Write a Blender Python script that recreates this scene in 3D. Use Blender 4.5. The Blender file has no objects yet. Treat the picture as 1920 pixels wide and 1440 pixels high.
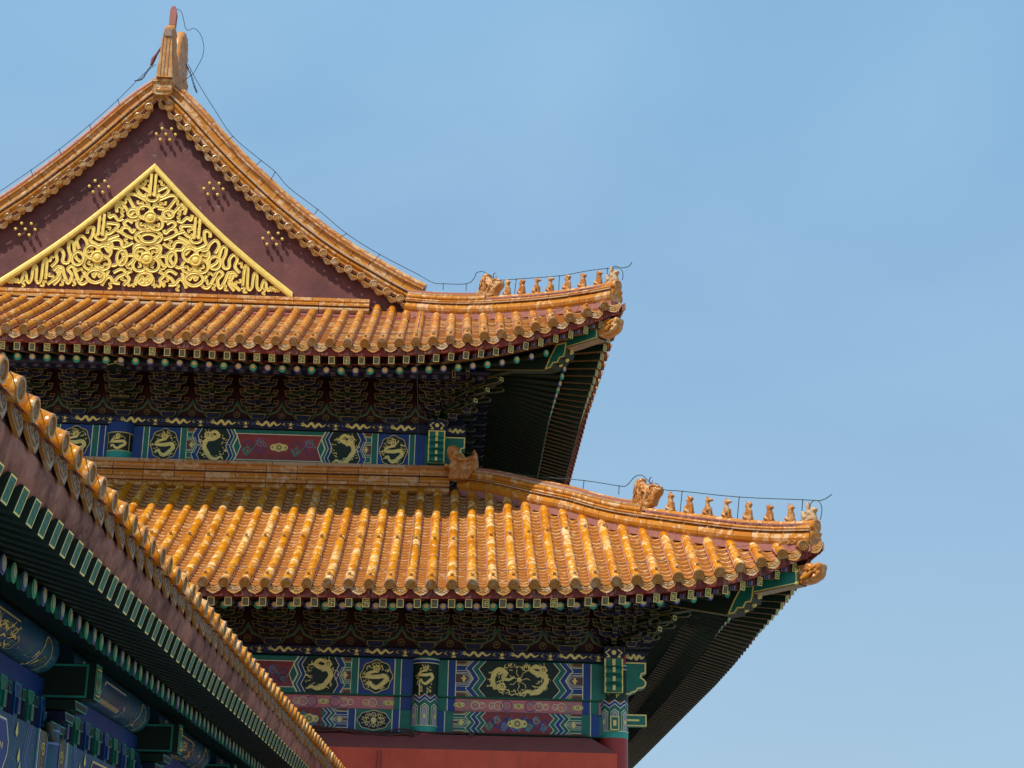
import bpy, bmesh, math, random
from mathutils import Vector, Matrix, noise
import numpy as np
random.seed(7)
PI = math.pi
sc = bpy.context.scene
col = sc.collection
# ------------------------------------------------------------------ camera
CAM = Vector((7.2068, -33.2361, -5.2263))
r_ = Vector((0.99907, -0.037805, 0.020797)); u_ = Vector((-0.031484, -0.309153, 0.950491)); f_ = Vector((0.029504, 0.950261, 0.310055))
cd = bpy.data.cameras.new("camera"); co = bpy.data.objects.new("camera", cd); col.objects.link(co)
mw = Matrix((r_, u_, -f_)).transposed().to_4x4(); mw.translation = CAM
co.matrix_world = mw
cd.sensor_width = 36.0; cd.lens = 3313.26 / 1920 * 36.0; cd.clip_start = 0.1; cd.clip_end = 20000
sc.camera = co
# ------------------------------------------------------------------ light
LD = Vector((0.40, 0.45, -1.0)).normalized()          # direction the sunlight travels
sun_el = math.asin(-LD.z); sun_rot = math.atan2(-LD.x, -LD.y)
w = bpy.data.worlds.new("World"); sc.world = w; w.use_nodes = True
wt = w.node_tree; wt.nodes.clear()
sky = wt.nodes.new("ShaderNodeTexSky"); sky.sky_type = 'NISHITA'; sky.sun_disc = False
sky.sun_elevation = sun_el; sky.sun_rotation = sun_rot; sky.altitude = 50; sky.air_density = 1.0; sky.dust_density = 1.2; sky.ozone_density = 1.5
bg = wt.nodes.new("ShaderNodeBackground"); bg.inputs[1].default_value = 0.15
wo = wt.nodes.new("ShaderNodeOutputWorld")
# thin high haze over the whole sky, procedural
tc = wt.nodes.new("ShaderNodeTexCoord"); mp = wt.nodes.new("ShaderNodeMapping"); mp.inputs['Scale'].default_value = (1.2, 1.2, 3.5)
nz = wt.nodes.new("ShaderNodeTexNoise"); nz.inputs['Scale'].default_value = 1.6; nz.inputs['Detail'].default_value = 4; nz.inputs['Roughness'].default_value = 0.5
rm = wt.nodes.new("ShaderNodeMapRange"); rm.inputs[1].default_value = 0.35; rm.inputs[2].default_value = 0.75; rm.inputs[3].default_value = 0.74; rm.inputs[4].default_value = 0.90
mx = wt.nodes.new("ShaderNodeMix"); mx.data_type = 'RGBA'; mx.inputs[7].default_value = (2.3, 3.75, 5.4, 1)
L = wt.links.new
L(tc.outputs['Generated'], mp.inputs[0]); L(mp.outputs[0], nz.inputs[0]); L(nz.outputs[0], rm.inputs[0]); L(rm.outputs[0], mx.inputs[0])
sx = wt.nodes.new("ShaderNodeSeparateXYZ"); L(tc.outputs['Generated'], sx.inputs[0])
hr = wt.nodes.new("ShaderNodeValToRGB"); he = hr.color_ramp.elements; he[0].position = 0.08; he[0].color = (2.36 / 6, 3.50 / 6, 4.62 / 6, 1); he[1].position = 0.52; he[1].color = (1.74 / 6, 3.40 / 6, 5.25 / 6, 1)
hm = wt.nodes.new("ShaderNodeVectorMath"); hm.operation = 'SCALE'; hm.inputs[3].default_value = 6.0
L(sx.outputs[2], hr.inputs[0]); L(hr.outputs[0], hm.inputs[0]); L(hm.outputs[0], mx.inputs[7])
L(sky.outputs[0], mx.inputs[6]); mp2 = wt.nodes.new("ShaderNodeMapping"); mp2.inputs['Scale'].default_value = (1.0, 1.0, 2.2); mp2.inputs['Rotation'].default_value = (0.0, 0.5, 0.3); mp2.inputs['Location'].default_value = (0.7, 0.2, 0.4)
nz2 = wt.nodes.new("ShaderNodeTexNoise"); nz2.inputs['Scale'].default_value = 3.2; nz2.inputs['Detail'].default_value = 5; nz2.inputs['Roughness'].default_value = 0.45; nz2.inputs['Distortion'].default_value = 0.6
rm2 = wt.nodes.new("ShaderNodeMapRange"); rm2.inputs[1].default_value = 0.42; rm2.inputs[2].default_value = 0.75; rm2.inputs[3].default_value = 0.0; rm2.inputs[4].default_value = 0.38
mx2 = wt.nodes.new("ShaderNodeMix"); mx2.data_type = 'RGBA'; mx2.inputs[7].default_value = (2.60, 4.05, 5.45, 1)
L(tc.outputs['Generated'], mp2.inputs[0]); L(mp2.outputs[0], nz2.inputs[0]); L(nz2.outputs[0], rm2.inputs[0]); L(rm2.outputs[0], mx2.inputs[0]); L(mx.outputs[2], mx2.inputs[6]); L(mx2.outputs[2], bg.inputs[0]); L(bg.outputs[0], wo.inputs[0])
sd = bpy.data.lights.new("sun", 'SUN'); sd.energy = 5.0; sd.angle = math.radians(0.5); sd.color = (1.0, 0.93, 0.82)
so = bpy.data.objects.new("sun", sd); col.objects.link(so); so.rotation_euler = LD.to_track_quat('-Z', 'Y').to_euler(); so.location = (-20, -20, 40)
vs = sc.view_settings; vs.view_transform = 'Standard'; vs.look = 'None'; vs.exposure = 0.0; vs.gamma = 1.0

# ------------------------------------------------------------------ materials
def nodes(name):
    m = bpy.data.materials.new(name); m.use_nodes = True
    nt = m.node_tree; b = nt.nodes['Principled BSDF']
    return m, nt, b
def N(nt, t, **kw):
    n = nt.nodes.new(t)
    for k, v in kw.items():
        if k in ('data_type', 'operation', 'blend_type', 'attribute_name', 'feature', 'noise_dimensions', 'wave_type', 'bands_direction'): setattr(n, k, v)
        else: n.inputs[k].default_value = v
    return n
def mixc(nt, fac, a, b):
    m = nt.nodes.new("ShaderNodeMix"); m.data_type = 'RGBA'
    for s, v in ((m.inputs[0], fac), (m.inputs[6], a), (m.inputs[7], b)):
        if hasattr(v, 'links') or isinstance(v, bpy.types.NodeSocket): nt.links.new(v, s)
        elif isinstance(v, (int, float)): s.default_value = v
        else: s.default_value = (*v, 1)
    return m.outputs[2]
def ramp(nt, src, pts):
    r = nt.nodes.new("ShaderNodeValToRGB"); e = r.color_ramp.elements
    while len(e) < len(pts): e.new(0.5)
    for i, (p, c) in enumerate(pts):
        e[i].position = p; e[i].color = (*c, 1) if len(c) == 3 else c
    nt.links.new(src, r.inputs[0]); return r.outputs[0]
def mapr(nt, src, a, b, c=0., d=1.):
    m = nt.nodes.new("ShaderNodeMapRange"); m.inputs[1].default_value = a; m.inputs[2].default_value = b; m.inputs[3].default_value = c; m.inputs[4].default_value = d
    nt.links.new(src, m.inputs[0]); return m.outputs[0]
def coords(nt):
    t = nt.nodes.new("ShaderNodeTexCoord"); oi = nt.nodes.new("ShaderNodeObjectInfo")
    va = nt.nodes.new("ShaderNodeVectorMath"); va.operation = 'MULTIPLY_ADD'
    cmb = nt.nodes.new("ShaderNodeCombineXYZ")
    for i in range(3): nt.links.new(oi.outputs['Random'], cmb.inputs[i])
    nt.links.new(cmb.outputs[0], va.inputs[0]); va.inputs[1].default_value = (37, 53, 71); nt.links.new(t.outputs['Object'], va.inputs[2])
    return va.outputs[0], oi.outputs['Random']
def noi(nt, vec, scale, detail=3, rough=0.55):
    n = N(nt, "ShaderNodeTexNoise", Scale=scale, Detail=detail, Roughness=rough); nt.links.new(vec, n.inputs['Vector']); return n.outputs[0]
def bump(nt, b, h, s, d=0.02):
    bp = N(nt, "ShaderNodeBump", Strength=s, Distance=d); nt.links.new(h, bp.inputs['Height']); nt.links.new(bp.outputs[0], b.inputs['Normal'])

def glaze(name, cols, patch, patchcol, rough=0.28, thr=0.62):
    m, nt, b = nodes(name)
    v, orr = coords(nt)
    at = N(nt, "ShaderNodeAttribute", attribute_name='rnd')
    ad = N(nt, "ShaderNodeMath", operation='ADD'); nt.links.new(at.outputs['Fac'], ad.inputs[0]); nt.links.new(orr, ad.inputs[1])
    fr = N(nt, "ShaderNodeMath", operation='FRACT'); nt.links.new(ad.outputs[0], fr.inputs[0])
    base = ramp(nt, fr.outputs[0], [(i / (len(cols) - 1), c) for i, c in enumerate(cols)])
    n1 = noi(nt, v, 16, 4)
    base = mixc(nt, mapr(nt, n1, 0.35, 0.75, 0, 0.38), base, tuple(c * 0.62 for c in cols[0]))
    # worn glaze patches: more on some tiles than others
    n2 = noi(nt, v, 8.5, 5, 0.62)
    m2 = N(nt, "ShaderNodeMath", operation='MULTIPLY_ADD'); nt.links.new(fr.outputs[0], m2.inputs[0]); m2.inputs[1].default_value = 1.4 * patch; nt.links.new(n2, m2.inputs[2])
    pf = mapr(nt, m2.outputs[0], thr, thr + 0.07)
    base = mixc(nt, pf, base, patchcol)
    n3 = noi(nt, v, 3.0, 3)
    base = mixc(nt, mapr(nt, n3, 0.55, 0.8, 0, 0.25), base, (0.30, 0.12, 0.04))
    nt.links.new(base, b.inputs['Base Color'])
    nt.links.new(mapr(nt, pf, 0, 1, rough, 0.75), b.inputs['Roughness']); b.inputs['Specular IOR Level'].default_value = 0.4
    bump(nt, b, noi(nt, v, 30, 3), 0.25, 0.01)
    return m
def paint(name, c, rough=0.55, dirt=0.35, dirtcol=None, scale=6, metal=0.0, bmp=0.0, dust=0.3):
    m, nt, b = nodes(name); v, orr = coords(nt)
    n1 = noi(nt, v, scale, 5, 0.6)
    dc = dirtcol or tuple(x * 0.4 for x in c)
    base = mixc(nt, mapr(nt, n1, 0.4, 0.75, 0, dirt), c, dc)
    n2 = noi(nt, v, scale * 5 + 12, 5, 0.7)
    base = mixc(nt, mapr(nt, n2, 0.56, 0.72, 0, dust), base, tuple(0.5 * x + 0.5 * y for x, y in zip(c, (0.20, 0.17, 0.13))))
    nt.links.new(base, b.inputs['Base Color']); b.inputs['Roughness'].default_value = rough; b.inputs['Metallic'].default_value = metal
    if bmp: bump(nt, b, noi(nt, v, scale * 4, 3), bmp, 0.01)
    return m
M = {}
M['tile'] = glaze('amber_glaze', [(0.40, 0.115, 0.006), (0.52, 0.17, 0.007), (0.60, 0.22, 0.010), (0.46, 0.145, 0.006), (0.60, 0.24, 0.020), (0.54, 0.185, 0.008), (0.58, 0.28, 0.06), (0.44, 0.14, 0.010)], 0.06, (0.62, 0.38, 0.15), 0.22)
M['tile_lo'] = glaze('amber_glaze_bright', [(0.50, 0.155, 0.005), (0.62, 0.22, 0.006), (0.68, 0.27, 0.008), (0.55, 0.175, 0.005), (0.70, 0.30, 0.012), (0.62, 0.225, 0.007), (0.72, 0.38, 0.08), (0.56, 0.19, 0.008)], 0.10, (0.76, 0.50, 0.22), 0.22)  # brighter amber glaze for the lower roof and gallery rows
M['pan'] = glaze('pan_tile_glaze', [(0.40, 0.13, 0.010), (0.50, 0.18, 0.018), (0.54, 0.21, 0.025), (0.62, 0.31, 0.08)], 0.10, (0.60, 0.36, 0.16), 0.38)
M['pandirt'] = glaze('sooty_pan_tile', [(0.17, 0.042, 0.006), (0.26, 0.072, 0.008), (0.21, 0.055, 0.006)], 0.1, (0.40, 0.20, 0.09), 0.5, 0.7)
M['ridge'] = glaze('ridge_glaze', [(0.478, 0.156, 0.0110), (0.552, 0.212, 0.0184), (0.506, 0.184, 0.0138), (0.552, 0.248, 0.0460)], 0.12, (0.607, 0.368, 0.1840))
M['ridge_worn'] = glaze('worn_ridge_glaze', [(0.405, 0.167, 0.0440), (0.458, 0.229, 0.0792), (0.440, 0.158, 0.0220), (0.440, 0.255, 0.1056), (0.334, 0.132, 0.0440)], 0.22, (0.493, 0.317, 0.1760), 0.5, 0.58)
M['end'] = glaze('end_tile_glaze', [(0.425, 0.187, 0.0340), (0.476, 0.230, 0.0425), (0.391, 0.170, 0.0340)], 0.12, (0.468, 0.340, 0.2040))
M['beast'] = glaze('carved_glaze', [(0.42, 0.15, 0.022), (0.48, 0.19, 0.035)], 0.12, (0.56, 0.33, 0.14), 0.3)
M['ornament'] = glaze('weathered_ornament', [(0.52, 0.20, 0.03), (0.56, 0.25, 0.05), (0.42, 0.15, 0.025)], 0.16, (0.56, 0.34, 0.15), 0.4, 0.66)
M['mortar'] = paint('pink_mortar', (0.38, 0.15, 0.115), 0.85, 0.6, (0.22, 0.08, 0.06), 10, bmp=0.3)
M['lime'] = paint('grey_clay', (0.30, 0.22, 0.17), 0.85, 0.6, (0.12, 0.07, 0.05), 14, bmp=0.3)
M['maroon'] = None
def maroon():
    m, nt, b = nodes('gable_plaster'); v, _ = coords(nt)
    n1 = noi(nt, v, 1.3, 5, 0.6); n2 = noi(nt, v, 5, 6, 0.65)
    c = mixc(nt, mapr(nt, n1, 0.35, 0.7), (0.095, 0.027, 0.024), (0.165, 0.048, 0.042))
    c = mixc(nt, mapr(nt, n2, 0.58, 0.70, 0, 0.55), c, (0.22, 0.075, 0.06))
    n3 = noi(nt, v, 2.2, 7, 0.72)
    c = mixc(nt, mapr(nt, n3, 0.64, 0.70, 0, 0.75), c, (0.24, 0.23, 0.22))
    nt.links.new(c, b.inputs['Base Color']); b.inputs['Roughness'].default_value = 0.8
    bump(nt, b, n2, 0.35, 0.03); return m
M['maroon'] = maroon()
M['gold'] = paint('gold_leaf', (0.90, 0.66, 0.15), 0.45, 0.6, (0.62, 0.34, 0.04), 9, metal=0.15, dust=0.45)
M['goldline'] = paint('gold_paint', (1.0, 0.86, 0.28), 0.5, 0.5, (0.45, 0.36, 0.12), 18)
M['goldim'] = paint('dull_gold_paint', (0.40, 0.30, 0.075), 0.55, 0.7, (0.10, 0.08, 0.03), 10)
M['white'] = paint('pale_line_paint', (0.94, 0.95, 0.66), 0.6, 0.3, (0.35, 0.38, 0.25), 18)
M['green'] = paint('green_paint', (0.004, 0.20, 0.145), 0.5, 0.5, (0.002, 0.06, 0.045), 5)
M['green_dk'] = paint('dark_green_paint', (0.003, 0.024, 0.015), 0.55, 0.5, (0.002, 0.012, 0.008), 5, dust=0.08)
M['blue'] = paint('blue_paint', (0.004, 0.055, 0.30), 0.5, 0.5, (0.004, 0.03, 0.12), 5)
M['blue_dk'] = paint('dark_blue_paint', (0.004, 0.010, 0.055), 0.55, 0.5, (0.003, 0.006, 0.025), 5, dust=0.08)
M['teal'] = paint('turquoise_paint', (0.02, 0.42, 0.34), 0.5, 0.4, (0.01, 0.18, 0.15), 8)
M['ltblue'] = paint('light_blue_paint', (0.16, 0.26, 0.62), 0.5, 0.4, (0.08, 0.13, 0.35), 8)
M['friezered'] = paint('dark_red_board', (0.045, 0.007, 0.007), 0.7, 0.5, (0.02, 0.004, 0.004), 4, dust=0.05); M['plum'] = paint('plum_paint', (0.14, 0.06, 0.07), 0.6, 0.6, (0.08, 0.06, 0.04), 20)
M['pink'] = paint('pink_board_paint', (0.74, 0.24, 0.25), 0.55, 0.5, (0.50, 0.14, 0.16), 6)
M['redp'] = paint('red_panel_paint', (0.34, 0.05, 0.05), 0.55, 0.5, (0.12, 0.02, 0.02), 6)
M['red'] = paint('red_wood_paint', (0.24, 0.030, 0.022), 0.55, 0.55, (0.10, 0.015, 0.015), 4)
M['redwall'] = paint('red_wall_plaster', (0.78, 0.12, 0.06), 0.85, 0.35, (0.60, 0.09, 0.05), 2, bmp=0.15)
def wallm():
    m, nt, b = nodes('red_wall_plaster'); v, _ = coords(nt)
    n1 = noi(nt, v, 1.2, 6, .65); mp = nt.nodes.new("ShaderNodeMapping"); mp.inputs['Scale'].default_value = (5, 5, .35); nt.links.new(v, mp.inputs[0]); n2 = noi(nt, mp.outputs[0], 1.6, 5, .6); n3 = noi(nt, v, 22, 4, .6)
    c = mixc(nt, mapr(nt, n1, .35, .68), (0.78, 0.125, 0.065), (0.60, 0.085, 0.05)); c = mixc(nt, mapr(nt, n2, .52, .75, 0, .45), c, (0.42, 0.075, 0.055)); c = mixc(nt, mapr(nt, n3, .6, .75, 0, .4), c, (0.80, 0.28, 0.20))
    nt.links.new(c, b.inputs['Base Color']); b.inputs['Roughness'].default_value = .9; bump(nt, b, n3, .2, .01); return m
M['redwall'] = wallm()
M['dustred'] = paint('dusty_red_plaster', (0.42, 0.11, 0.09), 0.9, 0.6, (0.26, 0.08, 0.07), 2.5, bmp=0.15)
M['colred'] = paint('red_column_paint', (0.36, 0.028, 0.025), 0.45, 0.35, (0.22, 0.02, 0.02), 3)
M['darkwood'] = paint('dark_painted_wood', (0.012, 0.022, 0.018), 0.6, 0.5, (0.006, 0.008, 0.008), 4)
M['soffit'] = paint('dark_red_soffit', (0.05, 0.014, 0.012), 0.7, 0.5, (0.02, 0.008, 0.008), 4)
M['wood'] = paint('weathered_wood', (0.34, 0.30, 0.26), 0.8, 0.8, (0.14, 0.11, 0.10), 14, bmp=0.2)
M['worn'] = paint('worn_rafter_end', (0.16, 0.15, 0.09), 0.7, 0.9, (0.05, 0.06, 0.04), 25)
M['cream'] = paint('cream_paint', (0.78, 0.68, 0.36), 0.5, 0.3, None, 12)
M['lilac'] = paint('lilac_paint', (0.42, 0.38, 0.52), 0.5, 0.4, (0.2, 0.17, 0.3), 12)
M['oldteal'] = paint('weathered_teal_paint', (0.02, 0.22, 0.17), 0.7, 0.9, (0.09, 0.11, 0.06), 16, dust=0.7); M['mint'] = paint('mint_paint', (0.10, 0.62, 0.42), 0.5, 0.4, (0.05, 0.36, 0.26), 14); M['palegrey'] = paint('pale_grey_paint', (0.56, 0.68, 0.55), 0.6, 0.4, (0.30, 0.42, 0.34), 20); M['paleblue'] = paint('pale_blue_paint', (0.45, 0.55, 0.85), 0.5, 0.4, (0.2, 0.28, 0.5), 14)
M['worn2'] = paint('faded_mint_paint', (0.22, 0.42, 0.30), 0.6, 0.6, (0.12, 0.26, 0.2), 20)
M['brownpat'] = paint('brown_rafter_paint', (0.13, 0.075, 0.035), 0.6, 0.7, (0.05, 0.03, 0.015), 14)
M['iron'] = paint('dark_iron', (0.02, 0.022, 0.025), 0.6, 0.3, None, 6)
M['wire'] = paint('zinc_wire', (0.035, 0.06, 0.075), 0.5, 0.3, None, 6)
M['rust_and_groove'] = paint('rusty_iron_and_groove_shade', (0.16, 0.05, 0.035), 0.75, 0.5, (0.07, 0.025, 0.02), 10)
M['cable'] = paint('brown_cable', (0.10, 0.030, 0.024), 0.6, 0.3, None, 6)
def weather_red():
    m, nt, b = nodes('weathered_fascia'); v, _ = coords(nt)
    n1 = noi(nt, v, 3, 5, 0.65)
    mp = nt.nodes.new("ShaderNodeMapping"); mp.inputs['Scale'].default_value = (9, 9, 0.8); nt.links.new(v, mp.inputs[0])
    n2 = noi(nt, mp.outputs[0], 3, 4, 0.6)
    c = mixc(nt, mapr(nt, n1, 0.35, 0.65), (0.22, 0.024, 0.018), (0.11, 0.014, 0.012))
    mu = N(nt, "ShaderNodeMath", operation='MULTIPLY'); nt.links.new(mapr(nt, n1, 0.44, 0.58), mu.inputs[0]); nt.links.new(mapr(nt, n2, 0.44, 0.62, 0, 0.85), mu.inputs[1])
    c = mixc(nt, mu.outputs[0], c, (0.34, 0.20, 0.15))
    nt.links.new(c, b.inputs['Base Color']); b.inputs['Roughness'].default_value = 0.65; return m
M['fascia'] = weather_red()
def dusty_pink():
    m, nt, b = nodes('faded_eave_board'); v, _ = coords(nt)
    mp = nt.nodes.new("ShaderNodeMapping"); mp.inputs['Scale'].default_value = (1.0, 2.6, 0.7); nt.links.new(v, mp.inputs[0])
    n1 = noi(nt, v, 1.7, 7, 0.68); n2 = noi(nt, v, 9, 6, 0.65); n4 = noi(nt, mp.outputs[0], 2.2, 5, 0.6)
    c = mixc(nt, mapr(nt, n1, 0.40, 0.60), (0.36, 0.15, 0.105), (0.085, 0.020, 0.014))
    c = mixc(nt, mapr(nt, n4, 0.52, 0.70, 0, 0.7), c, (0.07, 0.02, 0.015))
    c = mixc(nt, mapr(nt, n2, 0.5, 0.72, 0, 0.55), c, (0.42, 0.235, 0.17))
    nt.links.new(c, b.inputs['Base Color']); b.inputs['Roughness'].default_value = 0.8; bump(nt, b, n2, 0.3, 0.01); return m
M['dustpink'] = dusty_pink()
def paving():
    m, nt, b = nodes('stone_paving'); t = nt.nodes.new("ShaderNodeTexCoord")
    br = nt.nodes.new("ShaderNodeTexBrick"); nt.links.new(t.outputs['Object'], br.inputs[0]); br.inputs['Scale'].default_value = 1.0
    br.inputs['Color1'].default_value = (0.33, 0.28, 0.215, 1); br.inputs['Color2'].default_value = (0.28, 0.235, 0.18, 1); br.inputs['Mortar'].default_value = (0.14, 0.12, 0.10, 1)
    br.inputs['Mortar Size'].default_value = 0.012
    nt.links.new(br.outputs[0], b.inputs['Base Color']); b.inputs['Roughness'].default_value = 0.85; return m
M['paving'] = paving()

# ------------------------------------------------------------------ mesh builder
class MB:
    def __init__(s): s.v = []; s.f = []; s.m = []; s.r = []; s.sm = []; s.mats = []
    def mi(s, mat):
        if mat not in s.mats: s.mats.append(mat)
        return s.mats.index(mat)
    def add(s, vs, fs, mat, rnd=None, smooth=False):
        o = len(s.v); s.v += [tuple(v) for v in vs]; i = s.mi(mat)
        rr = random.random() if rnd is None else rnd
        for f in fs: s.f.append(tuple(o + k for k in f)); s.m.append(i); s.r.append(rr); s.sm.append(smooth)
    def box(s, c, sx, sy, sz, mat, R=None, rnd=None):
        c = Vector(c); vs = []
        for dx in (-1, 1):
            for dy in (-1, 1):
                for dz in (-1, 1):
                    p = Vector((dx * sx / 2, dy * sy / 2, dz * sz / 2))
                    if R is not None: p = R @ p
                    vs.append(c + p)
        s.add(vs, [(0, 1, 3, 2), (4, 6, 7, 5), (0, 4, 5, 1), (2, 3, 7, 6), (0, 2, 6, 4), (1, 5, 7, 3)], mat, rnd)
    def beam(s, a, b, wd, ht, mat, up=Vector((0, 0, 1)), rnd=None):
        a = Vector(a); b = Vector(b); d = (b - a).normalized(); x = d.cross(up).normalized(); z = x.cross(d)
        R = Matrix((x, d, z)).transposed(); s.box((a + b) / 2, wd, (b - a).length, ht, mat, R, rnd)
    def tube(s, pts, rad, mat, n=8, caps=True, smooth=True, rnd=None):
        pts = [Vector(p) for p in pts]; rs = rad if isinstance(rad, (list, tuple)) else [rad] * len(pts)
        vs = []; prev = None
        for i, p in enumerate(pts):
            d = (pts[min(i + 1, len(pts) - 1)] - pts[max(i - 1, 0)]).normalized()
            if prev is None: x = d.orthogonal().normalized()
            else: x = (prev - d * prev.dot(d)).normalized()
            prev = x; y = d.cross(x)
            for k in range(n): a = 2 * PI * k / n; vs.append(p + (x * math.cos(a) + y * math.sin(a)) * rs[i])
        fs = []
        for i in range(len(pts) - 1):
            for k in range(n): k2 = (k + 1) % n; fs.append((i * n + k, i * n + k2, (i + 1) * n + k2, (i + 1) * n + k))
        s.add(vs, fs, mat, rnd, smooth)
        if caps: s.add(vs[:n], [tuple(range(n - 1, -1, -1))], mat, rnd); s.add(vs[-n:], [tuple(range(n))], mat, rnd)
    def lathe(s, o, axis, prof, mat, n=16, rnd=None, smooth=True, mats=None):
        o = Vector(o); d = Vector(axis).normalized(); x = d.orthogonal().normalized(); y = d.cross(x)
        for j in range(len(prof) - 1):
            vs = []
            for (r, h) in prof[j:j + 2]:
                for k in range(n): a = 2 * PI * k / n; vs.append(o + d * h + (x * math.cos(a) + y * math.sin(a)) * max(r, 1e-4))
            s.add(vs, [(k, (k + 1) % n, n + (k + 1) % n, n + k) for k in range(n)], mats[j] if mats else mat, rnd, smooth)
    def plate(s, poly, T, mat, edge=None, ew=0.012, thick=0.06, rnd=None):
        """poly: 2D outline (a,b); T(a,b,c)->world, c=0 front face, c<0 toward the back; edge: outlined border on the front"""
        n = len(poly)
        ar = sum(poly[i][0] * poly[(i + 1) % n][1] - poly[(i + 1) % n][0] * poly[i][1] for i in range(n))
        if ar < 0: poly = poly[::-1]
        inn = []
        for i in range(n):
            p0 = Vector(poly[i - 1]); p = Vector(poly[i]); p1 = Vector(poly[(i + 1) % n])
            d0 = (p - p0); d1 = (p1 - p)
            if d0.length < 1e-6 or d1.length < 1e-6: inn.append(p); continue
            d0.normalize(); d1.normalize()
            n0 = Vector((-d0.y, d0.x)); n1 = Vector((-d1.y, d1.x)); mm = n0 + n1
            if mm.length < 0.3: mm = n0
            mm.normalize(); inn.append(p + mm * ew / max(0.45, mm.dot(n0)))
        back = [T(a, b, -thick) for a, b in poly]; front = [T(a, b, 0) for a, b in poly]
        s.add(front + back, [(i, i + n, (i + 1) % n + n, (i + 1) % n) for i in range(n)], mat, rnd)
        s.add(back, [tuple(range(n - 1, -1, -1))], mat, rnd)
        if edge is None: s.add(front, [tuple(range(n))], mat, rnd)
        else:
            fi = [T(a, b, 0) for a, b in inn]
            s.add(front + fi, [(i, (i + 1) % n, (i + 1) % n + n, i + n) for i in range(n)], edge, rnd)
            s.add(fi, [tuple(range(n))], mat, rnd)
    def build(s, name, parent=None, off=None):
        me = bpy.data.meshes.new(name); off = Vector(off) if off is not None else Vector((0, 0, 0))
        me.from_pydata([(x - off.x, y - off.y, z - off.z) for x, y, z in s.v], [], s.f)
        for mt in s.mats: me.materials.append(M[mt])
        me.polygons.foreach_set('material_index', s.m); me.polygons.foreach_set('use_smooth', s.sm)
        at = me.attributes.new('rnd', 'FLOAT', 'FACE'); at.data.foreach_set('value', s.r)
        me.update()
        o = bpy.data.objects.new(name, me); col.objects.link(o)
        o.location = off
        if parent is not None: o.parent = parent
        return o
def catmull(pts, k=6, closed=False):
    P = [Vector(p) for p in pts]; n = len(P); out = []
    rng = n if closed else n - 1
    for i in range(rng):
        p0 = P[(i - 1) % n] if (closed or i > 0) else P[0]; p1 = P[i]; p2 = P[(i + 1) % n]; p3 = P[(i + 2) % n] if (closed or i + 2 < n) else P[-1]
        for j in range(k):
            t = j / k; out.append(0.5 * ((2 * p1) + (p2 - p0) * t + (2 * p0 - 5 * p1 + 4 * p2 - p3) * t * t + (3 * p1 - p0 - 3 * p2 + p3) * t ** 3))
    if not closed: out.append(P[-1])
    return out
def empty(name, loc, label, cat, group=None):
    o = bpy.data.objects.new(name, None); col.objects.link(o); o.location = loc; o['label'] = label; o['category'] = cat
    if group: o['group'] = group
    return o
def dup(o, parent=None):
    c = o.copy(); col.objects.link(c)
    if parent is not None: c.parent = parent
    return c

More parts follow.
